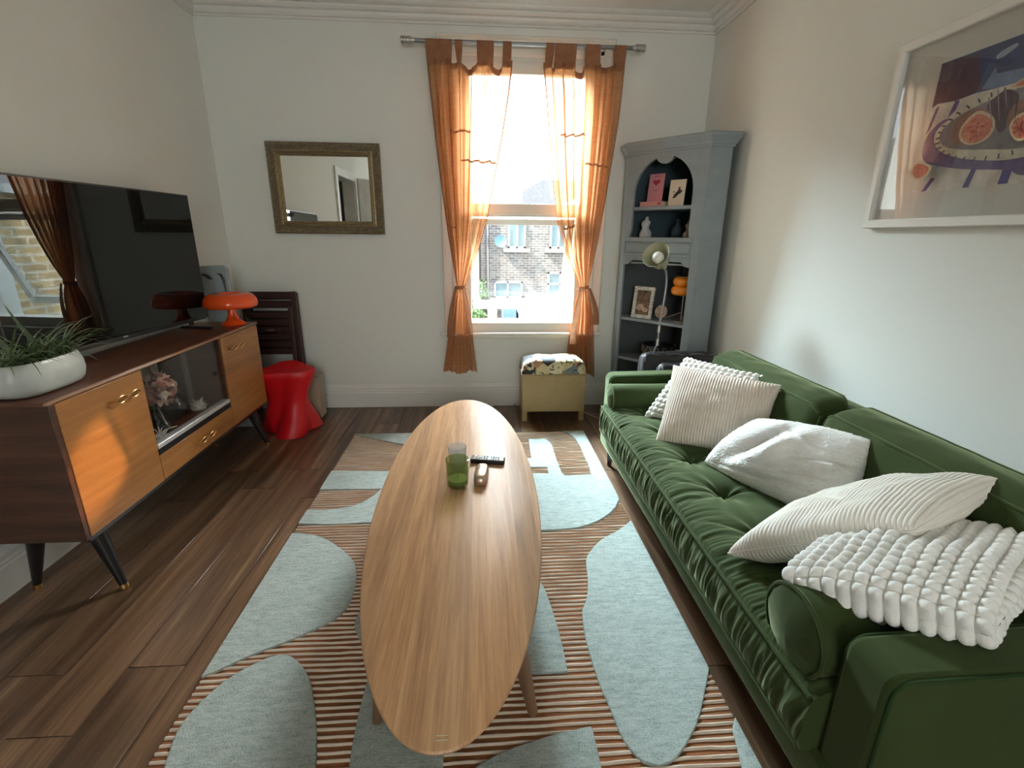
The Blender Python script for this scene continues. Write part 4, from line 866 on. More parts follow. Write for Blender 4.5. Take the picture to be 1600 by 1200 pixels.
LI = [(2.379, .216), (2.226, .206), (2.086, .187), (1.869, .152), (1.642, .107), (1.365, .052), (1.159, -.010), (.989, -.075), (.915, -.108), (.814, -.080), (.679, -.069), (.494, -.053), (.29, -.030)]
RO = [(2.377, .920), (2.176, .912), (1.959, .900), (1.733, .875), (1.497, .848), (1.208, .810), (1.037, .780), (.905, .757), (.815, .784), (.678, .811), (.491, .827), (.296, .839), (.25, .842)]
RI = [(2.375, .408), (2.266, .403), (2.092, .429), (1.838, .457), (1.571, .492), (1.33, .531), (1.122, .592), (.949, .680), (.896, .698), (.793, .675), (.632, .651), (.491, .634), (.28, .625)]
def curtain(label, ea, eb, zbot, seed, tabs, scal, seams, tie_tail):
    rr = random.Random(seed); xa, xb = interp(ea, 2.3), interp(eb, 2.3)
    c_ = thing('curtain', label, 'curtain', ((xa + xb) / 2, RY, zbot))
    ph = [rr.uniform(0, 6) for _ in range(6)]; NU, NV = 230, 70; ztie = .905
    def pt(u, z):
        a, b = interp(ea, z), interp(eb, z); wdt = b - a; N = 6.5
        g_ = math.exp(-((z - ztie) / .10) ** 2); top = min(1, max(.30, (2.36 - z) / .22))
        q = 2 * PI * N * (u + .020 * math.sin(2 * PI * u * 1.3 + ph[3]) + .012 * mnoise.noise((z * 1.3, u * 3, seed)))
        m_ = .75 + .55 * mnoise.noise((u * 5.3, z * .7, seed + .5))
        ed = min(1, 9 * u, 9 * (1 - u)); x = lerp(a, b, u) + ed * .235 * wdt / N * math.sin(q) * m_ * top + ed * .06 * wdt / N * math.sin(q * 2.3 + ph[2])
        amp = (.030 - .014 * g_) * top
        y = amp * (math.cos(q) * m_ + .35 * math.sin(q * 1.73 + ph[1] + z * .6) + .18 * math.sin(q * 3.9 + ph[4]))
        x = min(max(x, a - .004), b + .004)
        return Vector((x, RY + .014 + y * .78, z))
    def ztop(u):
        return 2.285 - sum(d * max(0, 1 - ((u - c) / w) ** 2) for c, w, d in scal)
    P = [[pt(i / NU, lerp(ztop(i / NU), zbot + .012 * math.sin(9 * i / NU + ph[5]), (j / NV))) for j in range(NV + 1)] for i in range(NU + 1)]
    MB().grid(P).build('panel', M['curtain'], c_, 'sheer orange cotton with fine weave', smooth=180, recalc=False)
    hem = [[pt(i / NU, ztop(i / NU) - .034 * j / 3) + Vector((0, -.003, 0)) for j in range(4)] for i in range(NU + 1)]
    MB().grid(hem).build('top_hem', M['curtain_hem'], c_, 'opaque doubled band along the top', smooth=180, recalc=False)
    for us_ in ((0, .018), (.982, 1)):
        sh_ = [[pt(u_, lerp(ztop(u_) - .03, zbot + .012 * math.sin(9 * u_ + ph[5]), j / 60)) + Vector((0, -.0025, 0)) for j in range(61)] for u_ in (us_[0], (us_[0] + us_[1]) / 2, us_[1])]
        MB().grid(sh_).build('side_hem', M['curtain_hem'], c_, smooth=180, recalc=False)
    for u0, u1 in tabs:
        P = []
        for k in range(15):
            a = k / 14; row = []
            for u in (u0, (u0 + u1) / 2, u1):
                p = pt(min(max(u, 0), 1), min(2.285, ztop(u) + .004) - .01); x = lerp(p.x, lerp(xa, xb, u), min(1, 4 * min(a, 1 - a)))
                if a < .36: q = Vector((x, lerp(p.y - .004, RY - .0135, a / .36), lerp(p.z, RZ, a / .36)))
                elif a > .64: q = Vector((x, lerp(RY + .0135, p.y + .004, (a - .64) / .36), lerp(RZ, p.z, (a - .64) / .36)))
                else: th = PI * (a - .36) / .28; q = Vector((x, RY - .0135 * math.cos(th), RZ + .0135 * math.sin(th)))
                row.append(q)
            P.append(row)
        MB().grid(P).build('tab', M['curtain_hem'], c_, smooth=180, recalc=False)
    for (u0, u1, z0, z1) in seams:
        P = [[pt(lerp(u0, u1, i / 14), lerp(z0, z1, i / 14) + .006 * math.sin(i * 1.3) + dz) + Vector((0, -.004 - .003 * (dz == 0), 0)) for dz in (.006, 0, -.006)] for i in range(15)]
        MB().grid(P).build('tuck', M['curtain_hem'], c_, 'narrow stitched tuck', smooth=180, recalc=False)
    # tie-back: a knotted band and two hanging tails
    a, b = interp(ea, ztie), interp(eb, ztie); mb = MB(); cx0 = (a + b) / 2; rx_ = abs(b - a) / 2 + .010; P = []
    for i in range(30):
        th = 2 * PI * i / 30; P.append([(cx0 + rx_ * math.cos(th) * (1 + .06 * math.sin(5 * th)), RY + .012 + .034 * math.sin(th), ztie + dz + .006 * math.cos(th)) for dz in (-.011, 0, .011)])
    mb.grid(P, closeu=True); mb.build('tie_back', M['curtain_hem'], c_, smooth=180, recalc=False)
    for (sx, sway, L) in tie_tail:
        P = []
        for j in range(12):
            t_ = j / 11; w = .008 + .018 * t_; c = Vector((cx0 + sx * rx_ + sway * math.sin(t_ * PI * .55), RY - .030 - .012 * math.sin(t_ * 4), ztie - L * t_))
            P.append([c - Vector((w, 0, 0)), c + Vector((0, -.006, 0)), c + Vector((w, 0, 0))])
        MB().grid(P).build('tie_tail', M['curtain_hem'], c_, smooth=180, recalc=False)
    # two little loops where the cords of the hem come out
    MB().tube([pt(.93 if ea is LO else .95, zbot + .02), pt(.93, zbot - .02) + Vector((.005, -.01, 0)), pt(.95, zbot - .05) + Vector((0, -.012, 0))], .0012, 5).build('thread', M['white_plastic'], c_)
curtain('left orange sheer tab top curtain tied back low at the window', LO, LI, .285, 3, [(0, .17), (.18, .33), (.33, .42), (.66, .80), (.80, .88), (.90, 1.0)] and [(0.0, .30), (.335, .42), (.585, .78), (.885, .985)], [(.50, .095, .055), (.83, .075, .055), (.315, .03, .02)], [(.22, .50, 1.885, 1.888), (.42, .96, 1.714, 1.709), (.02, .26, 1.313, 1.30)], [(.6, .03, .33), (-.8, -.045, .35)])
curtain('right orange sheer tab top curtain tied back low at the window, hanging behind the ottoman', RI, RO, .255, 8, [(0.02, .12), (.135, .39), (.50, .68), (.85, 1.0)], [(.445, .06, .05), (.765, .08, .02), (.128, .02, .03)], [(.16, .56, 1.875, 1.882), (.58, .95, 1.709, 1.70), (.08, .42, 1.297, 1.323)], [(.9, .060, .26), (-.5, -.04, .40)])
cd = thing('blind_cord', 'thin white cord with a toggle hanging beside the right curtain', 'cord', (.866, 3.49, .2))
MB().tube([(.855, 3.495, .30), (.862, 3.493, .24), (.862, 3.493, .19)], .0016, 6).build('cord', M['white_plastic'], cd); MB().lathe([(0, 0), (.006, .003), (.008, .02), (.004, .03), (0, .031)], (.855, 3.495, .285), n=10).build('toggle', M['white_plastic'], cd)

# ------------------------------------------------------------------ ottoman below the window
ot = thing('ottoman', 'gold storage ottoman with floral tapestry lid below the window', 'ottoman', (.5, 3.29, 0))
OX0, OX1, OY0, OY1 = .282, .722, 3.170, 3.392
MB().box((OX0, OY0, .070), (OX1, OY1, .338)).build('body', M['ottoman'], ot, bevel=.004)
MB().box((OX0 - .006, OY0 - .006, .338), (OX1 + .006, OY1 + .004, .346)).build('lid_board', M['ottoman'], ot, bevel=.002)
for ax in (OX0 + .018, OX1 - .018):
    for ay in (OY0 + .016, OY1 - .016): MB().box((ax - .018, ay - .014, .0), (ax + .018, ay + .014, .072)).build('foot', M['ottoman'], ot, bevel=.003)
P = []
for i in range(33):
    row = []; u = i / 16 - 1
    for j in range(21):
        v = j / 10 - 1; h = (max(0, 1 - abs(u) ** 6) * max(0, 1 - abs(v) ** 6)) ** .42
        row.append(((OX0 + OX1) / 2 + u * (.230 - .006 * (1 - h)), (OY0 + OY1) / 2 + v * (.122 - .004 * (1 - h)), .347 + .098 * h + .006 * mnoise.noise((u * 3, v * 3, 1))))
    P.append(row)
mb = MB(); mb.grid(P); mb._add([P[0][0], P[-1][0], P[-1][-1], P[0][-1]], [(0, 3, 2, 1)]); mb.build('lid_cushion', M['floral'], ot, smooth=180)
mb = MB(); rr = random.Random(2)
for k in range(3):
    pts = [(.735 + k * .012, 3.36, .26 - k * .03), (.745 + k * .01, 3.35, .12), (.742, 3.33, .012), (.80 + .02 * k, 3.30 - .06 * k, .004), (.88, 3.27 - .07 * k, .004), (1.0, 3.24 - .07 * k, .004)]
    sm = []
    for a, b in zip(pts, pts[1:]): sm += [lerp(Vector(a), Vector(b), s_ / 5) for s_ in range(5)]
    tag(MB().tube(sm + [Vector(pts[-1])], .0022, 6).build('cable', M['cable_pink']), ['pale cable looping onto the floor nearest the ottoman', 'middle pale cable trailing from the ottoman to the sofa', 'pale cable trailing furthest forward beside the ottoman'][k], 'cable', 'cables beside the ottoman')
sk = thing('socket', 'thin grey cable end lying by the skirting left of the ottoman', 'cable', (.2, 3.48, .01)); 
MB().tube([(.10, 3.49, .006), (.18, 3.47, .006), (.235, 3.44, .02), (.262, 3.40, .05)], .003, 6).build('lead', M['steel_dark'], sk); sk.name = 'power_lead'

# ------------------------------------------------------------------ sofa
so = thing('sofa', 'long green velvet sofa with tufted seat along the right wall', 'sofa', (1.1, 1.55, 0))
SFX, SBX, AY0, AY1 = .682, 1.440, .585, 2.525
V = M['velvet']
MB().box((.668, AY0 + .012, .145), (SBX, AY1 - .03, .250)).build('base', V, so, bevel=.012, seg=3)
def piping(pts, r=.0045, closed=False, par=so, m='velvet_dark'): return MB().tube(pts, r, 6, closed=closed).build('piping', M[m], par)
def arm(y0, y1):
    prof = [(SFX, .145), (SFX, .510)] + [(SFX + .034 * (1 - math.cos(a)), .510 + .034 * math.sin(a)) for a in [PI / 2 * k / 7 for k in range(1, 8)]] + [(1.10, .552), (SBX, .560), (SBX, .145)]
    a = MB().prism(prof, y0, y1, lambda p, q, d: (p, d, q)).build('arm', V, so, smooth=40, bevel=.014, seg=3)
    for yy in (y0 + .004, y1 - .004): piping([(p, yy + (.003 if yy > (y0 + y1) / 2 else -.003), q) for p, q in [(x + .008, z - .006) for x, z in prof[0:-1]]], .0040, par=a)
    return a
arm(AY0, .688); arm(2.428, AY1)
MB().box((1.335, AY0 + .02, .145), (SBX, AY1 - .02, .655)).build('back', V, so, bevel=.022, seg=3)
piping([(1.338, AY0 + .03, .652), (1.338, AY1 - .03, .652)])
for (lx, ly) in ((.727, 2.462), (.727, .66), (1.38, 2.462), (1.38, .66)):
    MB().tube([(lx, ly, .148), (lx - .002, ly, .002)], [.021, .013], 4).build('leg', M['black_wood'], so, smooth=0)
# seat cushion: height field with deep buttons, radiating creases and gathered front edge
CXa, CXb, CYa, CYb, CZa, CZb = .648, 1.235, .690, 2.426, .243, .378
BT = [(.845, y_) for y_ in (1.72, 1.455, 1.19, .93)] + [(.845, 1.985), (.845, 2.24)] + [(1.06, y_) for y_ in (2.11, 1.85, 1.585, 1.32, 1.06, .81)]
def seat_h(x, y):
    ex = min((x - CXa) / .085, (CXb - x) / .06, 1); ey = min((y - CYa) / .05, (CYb - y) / .05, 1); ex = max(ex, 0); ey = max(ey, 0)
    h = .026 * (1 - (1 - ex) ** 2.2) + .010 * (1 - (1 - ey) ** 2)
    for bx, by in BT:
        dx, dy = x - bx, y - by; d = math.hypot(dx, dy)
        if d < .20:
            th = math.atan2(dy, dx); h -= .042 * math.exp(-(d / .030) ** 1.3) + .012 * math.exp(-(d / .085) ** 2)
            h += .0050 * math.sin(th * 7 + by * 30 + 1.3 * math.sin(3 * th)) * math.exp(-(d / .11) ** 2) * min(1, d / .02)
        if x < bx < .9 and abs(dy) < .16:   # pulls that run from the button to the front seam
            f = (bx - x) / (bx - CXa)
            for q, sg in ((-.045, .9), (.05, 1.2), (0.0, .8)): h -= .0046 * math.exp(-((dy - q * (f * 2.1)) / .011) ** 2) * math.sin(PI * min(1, f * 1.05)) ** .6
    fr = math.exp(-((x - CXa) / .075) ** 2)
    h += .0085 * fr * (mnoise.noise((y * 55, x * 5, 2)) + .6 * mnoise.noise((y * 110, x * 6, 7)))
    return h + .0016 * mnoise.noise((x * 14, y * 14, 3))
P = []; NY, NX = 520, 84
for i in range(NY + 1):
    y = lerp(CYa, CYb, i / NY); row = []
    for k in range(13):                      # front face, gathered
        t_ = k / 12; z = lerp(CZa, CZb - .004, t_); pu = math.sin(PI * t_) ** .7
        g_ = mnoise.noise((y * 62 + t_ * 2.6, t_ * .9, 1)) + .6 * mnoise.noise((y * 120 + t_ * 3, t_ * 1.4, 4))
        row.append((CXa - .010 * pu - .0100 * g_ * pu, y, z))
    for k in range(1, NX + 1):
        x = lerp(CXa, CXb, (k / NX) ** 1.08); row.append((x, y, CZb + seat_h(x, y)))
    row.append((CXb, y, CZa)); P.append(row)
mb = MB(); mb.grid(P)
for row in (P[0], P[-1]): mb._add(row, [tuple(range(len(row)))])
se = mb.build('seat', V, so, 'long tufted seat cushion', smooth=70)
def front_pipe(z, dx): return [(CXa + dx + .002 * mnoise.noise((y_ * 20, z, 0)), y_, z + .0025 * mnoise.noise((y_ * 26, z, 3))) for y_ in [lerp(CYa + .006, CYb - .006, q / 120) for q in range(121)]]
piping(front_pipe(CZb + .001, -.0035), .0048, par=se, m='velvet'); piping(front_pipe(CZa + .002, -.004), .0045, par=se, m='velvet')
for bx, by in BT: MB().sphere((bx, by, CZb + seat_h(bx, by) + .002), .011, 12, 6, sq=(1, 1, .45)).build('button', M['velvet_dark'], se)
# back cushions: leaning boxes with soft edges and piping
def back_cushion(y0, y1, seed):
    NY_, NZ_ = 46, 26; P = []; x_b, x_t = 1.175, 1.215; zb, zt = .385, .668; dep = .125; rings = []
    def pt(u, w):   # w walks round the section: front bottom, front top, rear top, rear bottom
        s = lerp(y0, y1, u); e = min(u, 1 - u) * 2; pinch = 1 - .30 * (1 - min(1, e * 7)) ** 2
        puff = (.030 * (min(1, e * 4)) ** .5)
        c = [(x_b, zb), (x_t, zt), (x_t + dep, zt + .026), (x_b + dep + .02, zb)]
        k = int(w) % 4; t_ = w - int(w); a, b = c[k], c[(k + 1) % 4]; nx, nz = (b[1] - a[1]), -(b[0] - a[0]); L = math.hypot(nx, nz); nx, nz = -nx / L, -nz / L
        bul = math.sin(PI * t_) ** .8 * puff * (1 if k in (0, 2) else .55)
        wob = .0045 * mnoise.noise((s * 11, w * 3, seed)) + .0030 * mnoise.noise((s * 26 + w * 3, w * 5, seed + 3)) * (1 if k == 0 else .4)
        if k == 0: bul += .010 * mnoise.noise((s * 6, t_ * 3, seed + 8)) * min(1, e * 4)
        cx, cz = 1.26, .53; x = a[0] + (b[0] - a[0]) * t_ + nx * (bul + wob); z = a[1] + (b[1] - a[1]) * t_ + nz * (bul + wob)
        yy = s + (0 if .02 < u < .98 else 0)
        return (cx + (x - cx) * pinch, yy, cz + (z - cz) * pinch)
    NW = 64
    for i in range(NY_ + 1):
        u = i / NY_; u = .5 - .5 * math.cos(PI * u); P.append([pt(u, 4 * j / NW) for j in range(NW)] + [pt(u, 0)])
    ends = []
    for u in (0, 1): ends.append([pt(u, 4 * j / NW) for j in range(NW)])
    mb = MB(); mb.grid(P)
    for i, r_ in enumerate(ends):
        c = np.mean(np.array(r_), 0); sgn = -1 if i == 0 else 1
        R = [[tuple(np.array(p) + (c - np.array(p)) * q + np.array((0, sgn * .014 * math.sin(q * PI / 2), 0))) for q in (0, .3, .6, .9, 1)] for p in r_ + [r_[0]]]
        mb.grid(R)
    o = mb.build('back_cushion', V, so, smooth=180, merge=.0006)
    for k, w in ((1, .998), (2, 2.0)):
        piping([pt(.02 + .96 * q / 40, w) for q in range(41)], .0048, par=o, m='velvet')
    for u in (.006, .994): piping([pt(u, w / 8) for w in range(0, 17)], .0046, par=o, m='velvet')
back_cushion(1.560, 2.412, 2); back_cushion(.700, 1.540, 9)
def bolster(yc, zc, r, x0, x1, seed, label):
    P = []; n = 40
    for j in range(n + 1):
        th = 2 * PI * j / n; row = []
        for k in range(26):
            t_ = k / 25; x = lerp(x0, x1, t_); rr_ = r * (1 + .03 * mnoise.noise((math.cos(th) * 2, math.sin(th) * 2 + seed, x * 9)))
            if k in (0, 25): rr_ *= .955
            row.append((x, yc + rr_ * math.cos(th), zc + rr_ * math.sin(th) * .94))
        P.append(row)
    mb = MB(); mb.grid(P)
    for (k, sg, x) in ((0, -1, x0), (-1, 1, x1)):
        mb.grid([[(x + sg * (.020 * (1 - q ** 2)) - sg * .0 + .003 * mnoise.noise((math.cos(2 * PI * j / n) * 3 * q, math.sin(2 * PI * j / n) * 3 * q, seed)), yc + r * .955 * q * math.cos(2 * PI * j / n), zc + r * .955 * .94 * q * math.sin(2 * PI * j / n)) for q in (1, .93, .8, .6, .3, 0)] for j in range(n + 1)])
    o = mb.build('bolster', V, so, label, smooth=60, merge=.0004)
    piping([(x0 + .001, yc + r * .985 * math.cos(2 * PI * j / 40), zc + r * .985 * .94 * math.sin(2 * PI * j / 40)) for j in range(40)], .0046, True, o, 'velvet')
bolster(2.352, .452, .072, .672, 1.20, 1, 'far round bolster'); bolster(.798, .452, .096, .662, 1.19, 5, 'near round bolster')

# ------------------------------------------------------------------ loose cushions
def cushion(name, label, c00, c10, c11, c01, thick, mat, n=60, m=None, kind=None, pitch=.01, amp=.002, pin=.07, fold=None, sag=0.0, seed=0, group=None, pw=.40, face=1, ridge='v'):
    """c00..c01: the four corners in the room; u runs c00->c10, v runs c00->c01"""
    m = m or n; C = [np.array(c, float) for c in (c00, c10, c11, c01)]
    ctr = sum(C) / 4; t_ = thing(name, label, 'cushion', tuple(ctr - np.array((0, 0, thick / 2))), group)
    N = np.cross(C[1] - C[0] + C[2] - C[3], C[3] - C[0] + C[2] - C[1]); N /= np.linalg.norm(N); N *= face
    u = np.sin(np.linspace(-1, 1, n + 1) * PI / 2 * .86) / math.sin(PI / 2 * .86); v = np.sin(np.linspace(-1, 1, m + 1) * PI / 2 * .86) / math.sin(PI / 2 * .86)
    Ug, Vg = np.meshgrid(u, v, indexing='ij')
    uu = Ug * (1 - pin * (1 - Vg ** 2) * np.abs(Ug) ** 2); vv = Vg * (1 - pin * (1 - Ug ** 2) * np.abs(Vg) ** 2)
    a, b = (uu + 1) / 2, (vv + 1) / 2
    base = C[0][None, None] * ((1 - a) * (1 - b))[..., None] + C[1][None, None] * (a * (1 - b))[..., None] + C[2][None, None] * (a * b)[..., None] + C[3][None, None] * ((1 - a) * b)[..., None]
    prof = ((1 - Ug ** 2).clip(0) * (1 - Vg ** 2).clip(0)) ** pw
    Lu = np.linalg.norm(C[1] - C[0]) / 2 + np.linalg.norm(C[2] - C[3]) / 2; Lv = np.linalg.norm(C[3] - C[0]) / 2 + np.linalg.norm(C[2] - C[1]) / 2
    nz = np.array([[mnoise.noise((p * 2.2 + seed, q * 2.2, seed)) * .6 + .4 * mnoise.noise((p * 5 + seed, q * 5, seed + 4)) for q in v] for p in u])
    mb = MB()
    for sgn in (1, -1):
        h = prof * thick / 2 * (1 + .10 * nz)
        if fold is not None: h = h + np.array([[fold(p, q, sgn) for q in v] for p in u]) * np.minimum(1, prof * 2.5)
        Pq = base + N * (sgn * h + sag * (1 - Ug ** 2) * (1 - Vg ** 2))[..., None]
        du = np.gradient(Pq, axis=0); dv = np.gradient(Pq, axis=1); nn = np.cross(du, dv); nn /= np.linalg.norm(nn, axis=2, keepdims=True) + 1e-12
        nn *= np.sign((nn @ N))[..., None] * sgn if False else 1
        s_ = np.sign(np.sum(nn * (N * sgn), axis=2, keepdims=True)); s_[s_ == 0] = 1; nn = nn * s_
        # arc lengths across the cloth, so that ribs keep their pitch on the curve
        su = np.cumsum(np.linalg.norm(np.diff(Pq, axis=0, prepend=Pq[:1]), axis=2), axis=0); sv = np.cumsum(np.linalg.norm(np.diff(Pq, axis=1, prepend=Pq[:, :1]), axis=2), axis=1)
        su -= su[n // 2:n // 2 + 1]; sv -= sv[:, m // 2:m // 2 + 1]
        edge = np.minimum(1, prof / .12)
        if kind == 'cord': d = amp * (np.abs(np.cos(PI * (su if ridge == 'u' else sv) / pitch)) ** .7) * edge
        elif kind == 'bobble':
            d = amp * (np.abs(np.cos(PI * su / pitch) * np.cos(PI * (sv) / pitch)) ** .58) * np.minimum(1, .35 + prof / .12)
        elif kind == 'boucle': d = np.array([[mnoise.noise((p * 26, q * 26, seed)) * .0022 + mnoise.noise((p * 55, q * 55, seed + 2)) * .0018 for q in v] for p in u])
        else: d = 0
        Pq = Pq + nn * (d if np.isscalar(d) else d[..., None])
        mb.grid(Pq.tolist(), flip=sgn < 0)
    mb.build('cover', M[mat], t_, smooth=180, merge=.0003)
    mb = MB(); ring = [base[i, 0] for i in range(n + 1)] + [base[n, j] for j in range(1, m + 1)] + [base[i, m] for i in range(n - 1, -1, -1)] + [base[0, j] for j in range(m - 1, 0, -1)]
    if kind in ('cord',): mb.tube([Vector(p) for p in ring], .0028, 5, closed=True); mb.build('edge_seam', M[mat], t_, smooth=180)
    return t_
GC = 'loose cushions on the sofa'
cushion('cushion', 'cream bobble cushion half hidden behind the upright beige corduroy one', (.800, 2.185, .405), (1.13, 1.95, .42), (1.235, 1.960, .672), (1.02, 2.275, .680), .10, 'bobble', 120, 120, 'bobble', .027, .010, .05, group=GC, face=-1, seed=3)
def fold1(p, q, s):
    if s < 0: return 0
    f = -.020 * math.exp(-((p - .12) / .10) ** 2) * math.exp(-((q - .95) / .45) ** 2) + .012 * math.exp(-((p - .30) / .10) ** 2) * math.exp(-((q - .9) / .4) ** 2)
    for (a, b, c, w) in ((-.5, -.55, .30, .05), (.1, -.68, .34, .05), (.45, -.55, .30, .06)): f -= .007 * math.exp(-((q - b - (p - a) * -.38) / w) ** 2) * math.exp(-((p - a) / c) ** 2)
    return f
cushion('cushion', 'upright beige corduroy cushion near the far bolster with a pinched top edge', (.757, 1.895, .402), (1.105, 1.690, .405), (1.205, 1.790, .684), (.893, 2.120, .682), .150, 'corduroy_beige', 330, 80, 'cord', .0115, .0032, .05, fold=fold1, group=GC, face=-1, seed=6, ridge='u')
def fold3(p, q, s):
    if s < 0: return 0
    f = -.026 * math.exp(-((p + .45 - .35 * (q + .2)) / .16) ** 2) * math.exp(-((q - .1) / .75) ** 2) + .022 * math.exp(-((p + .10 - .35 * (q + .2)) / .18) ** 2) * math.exp(-((q - .2) / .6) ** 2)
    for (a, b, sl, c, w, k) in ((.35, -.35, .30, .4, .06, .012), (.45, -.62, .2, .4, .05, .012), (-.1, -.75, .15, .4, .05, .012), (.6, .15, .4, .3, .06, .010), (.1, .55, -.5, .3, .07, .014)): f -= k * math.exp(-((q - b - (p - a) * sl) / w) ** 2) * math.exp(-((p - a) / c) ** 2)
    return f
cushion('cushion', 'slumped fluffy cream cushion with deep folds leaning on the back in the middle', (.868, 1.665, .408), (1.075, 1.225, .420), (1.205, 1.310, .655), (1.040, 1.640, .600), .165, 'boucle', 120, 120, 'boucle', pin=-.09, fold=fold3, group=GC, face=1, seed=12)
def fold4(p, q, s):
    f = .010 * mnoise.noise((p * 2.2, q * 2.2, 4))
    if s > 0: f -= .012 * math.exp(-((p + q + .25) / .12) ** 2) * math.exp(-((p - q) / .5) ** 2)
    return f
cushion('cushion', 'corduroy cushion lying slanted across the seat on the nearest bobble cushion', (.668, 1.085, .428), (.945, .862, .640), (1.270, .985, .690), (1.030, 1.245, .470), .155, 'corduroy', 330, 90, 'cord', .0100, .0030, .03, fold=fold4, group=GC, face=1, seed=21, ridge='u')
def fold5(p, q, s): return .010 * mnoise.noise((p * 2.4, q * 2.4, 31))
cushion('cushion', 'cream bobble cushion nearest the camera lying over the near bolster and arm', (.668, .852, .528), (.885, .628, .588), (1.275, .865, .592), (1.030, 1.090, .490), .110, 'bobble', 200, 220, 'bobble', .0260, .0138, -.03, fold=fold5, sag=.012, group=GC, face=1, seed=17, pw=.24)

# ------------------------------------------------------------------ corner cabinet
cab = thing('corner_cabinet', 'tall grey painted corner cabinet with arched open shelves beside the window', 'cabinet', (1.3, 3.3, 0))
A2, B2 = Vector((.985, 3.405)), Vector((1.338, 2.990)); TD = (B2 - A2); DL = TD.length; TD.normalize(); NI = Vector((TD.y * -1, TD.x)); NI = NI if NI.x > 0 else -NI
def dg(s, z, d=0):
    p = A2 + TD * s + NI * d; return (p.x, p.y, z)
CYB, CXR, HT = YB - .027, 1.470, 1.775
G = M['grey_paint']
foot = [(A2.x, CYB), (A2.x, A2.y), (B2.x, B2.y), (CXR, B2.y), (CXR, CYB)]
foot_in = [(A2.x + .016, CYB - .01), (A2.x + .016, A2.y + .012), (B2.x + .012, B2.y + .016), (CXR - .012, B2.y + .016), (CXR - .012, CYB - .01)]
def cpart(mb, name, m='grey_paint', label=None, **k): return mb.build(name, M[m], cab, label, **k)
mb = MB(); mb.box((A2.x, A2.y, .0), (A2.x + .018, CYB, HT)); cpart(mb, 'left_return', bevel=.002)
mb = MB(); mb.box((B2.x, B2.y, .0), (CXR, B2.y + .018, HT)); cpart(mb, 'right_return', bevel=.002)
mb = MB(); mb.box((A2.x + .018, CYB - .010, .02), (CXR, CYB, HT)); cpart(mb, 'back_left', 'teal_paint', 'dark teal inner back')
mb = MB(); mb.box((CXR - .010, B2.y + .018, .02), (CXR, CYB - .010, HT)); cpart(mb, 'back_right', 'teal_paint', 'dark teal inner back')
mb = MB(); mb.box((A2.x + .02, CYB - .014, .05), (CXR - .014, CYB - .0105, 1.09)); cpart(mb, 'lower_back_left', 'inner_grey', 'charcoal lower back')
mb = MB(); mb.box((CXR - .014, B2.y + .02, .05), (CXR - .0105, CYB - .014, 1.09)); cpart(mb, 'lower_back_right', 'inner_grey', 'charcoal lower back')
# face frame: stiles, arched head, rails
def face(poly, d0=-.002, d1=.018): mb = MB(); fill_poly(mb, poly, d0, d1, lambda a, b, d: dg(a, b, d)); return mb
sL, sR = .052, .462
arch = [(sL + (sR - sL) / 2 - (sR - sL) / 2 * math.cos(PI * k / 28), 1.52 + .215 * math.sin(PI * k / 28)) for k in range(29)]
mid = (sL + sR) / 2
arch2 = []
for (a, b) in arch:           # shaped drop in the middle of the arch
    dx = abs(a - mid)
    if dx > .068: arch2.append((a, b))
for_left = [p for p in arch2 if p[0] < mid]; for_right = [p for p in arch2 if p[0] > mid]
drop = [(mid - .060, 1.728), (mid - .048, 1.708), (mid - .025, 1.694), (mid, 1.690), (mid + .025, 1.694), (mid + .048, 1.708), (mid + .060, 1.728)]
cpart(face([(0, 1.775), (0, 1.248), (sL - .012, 1.248), (sL, 1.30)] + for_left + drop + for_right + [(sR, 1.30), (sR + .008, 1.248), (DL, 1.248), (DL, 1.775)]), 'arched_frame', bevel=.0015, smooth=30)
cpart(face([(0, .0), (.014, .0), (.014, 1.248), (0, 1.248)]), 'stile'); cpart(face([(DL - .050, .0), (DL, .0), (DL, 1.248), (DL - .050, 1.248)]), 'stile')
cpart(face([(.014, 1.222), (DL - .050, 1.222), (DL - .050, 1.250), (.014, 1.250)], -.010, .018), 'rail', bevel=.003)
cpart(face([(.014, 1.148), (DL - .050, 1.148), (DL - .050, 1.222), (.014, 1.222)], .002, .018), 'frieze_panel')
cpart(face([(.024, 1.158), (DL - .060, 1.158), (DL - .060, 1.214), (.024, 1.214)], -.002, .004), 'drawer_front', bevel=.002)
cpart(face([(.014, 1.130), (DL - .050, 1.130), (DL - .050, 1.148), (.014, 1.148)], -.008, .018), 'rail', bevel=.003)
cpart(face([(.014, 1.130), (.014, 1.068), (.050, 1.074), (.066, 1.090), (.080, 1.100), (DL - .115, 1.100), (DL - .100, 1.090), (DL - .086, 1.074), (DL - .050, 1.068), (DL - .050, 1.130)]), 'apron', bevel=.002)
def shelf(z, t_, name='shelf', d=.012):
    q0, q1 = A2 + TD * .014 + NI * d, A2 + TD * (DL - .03) + NI * d
    return cpart(MB().prism([(A2.x + .018, CYB - .014), (A2.x + .018, A2.y + .02), (q0.x, q0.y), (q1.x, q1.y), (CXR - .014, B2.y + .02), (CXR - .014, CYB - .014)], z - t_, z), name, bevel=.002)
SH1, SH2, SH3, SH4 = 1.442, 1.246, .706, .418
shelf(SH1, .020); shelf(SH2, .024); shelf(1.09, .012, 'inner_board'); shelf(SH3, .020); shelf(SH4, .020); shelf(.09, .09, 'plinth_board'); shelf(1.772, .012, 'top_board')
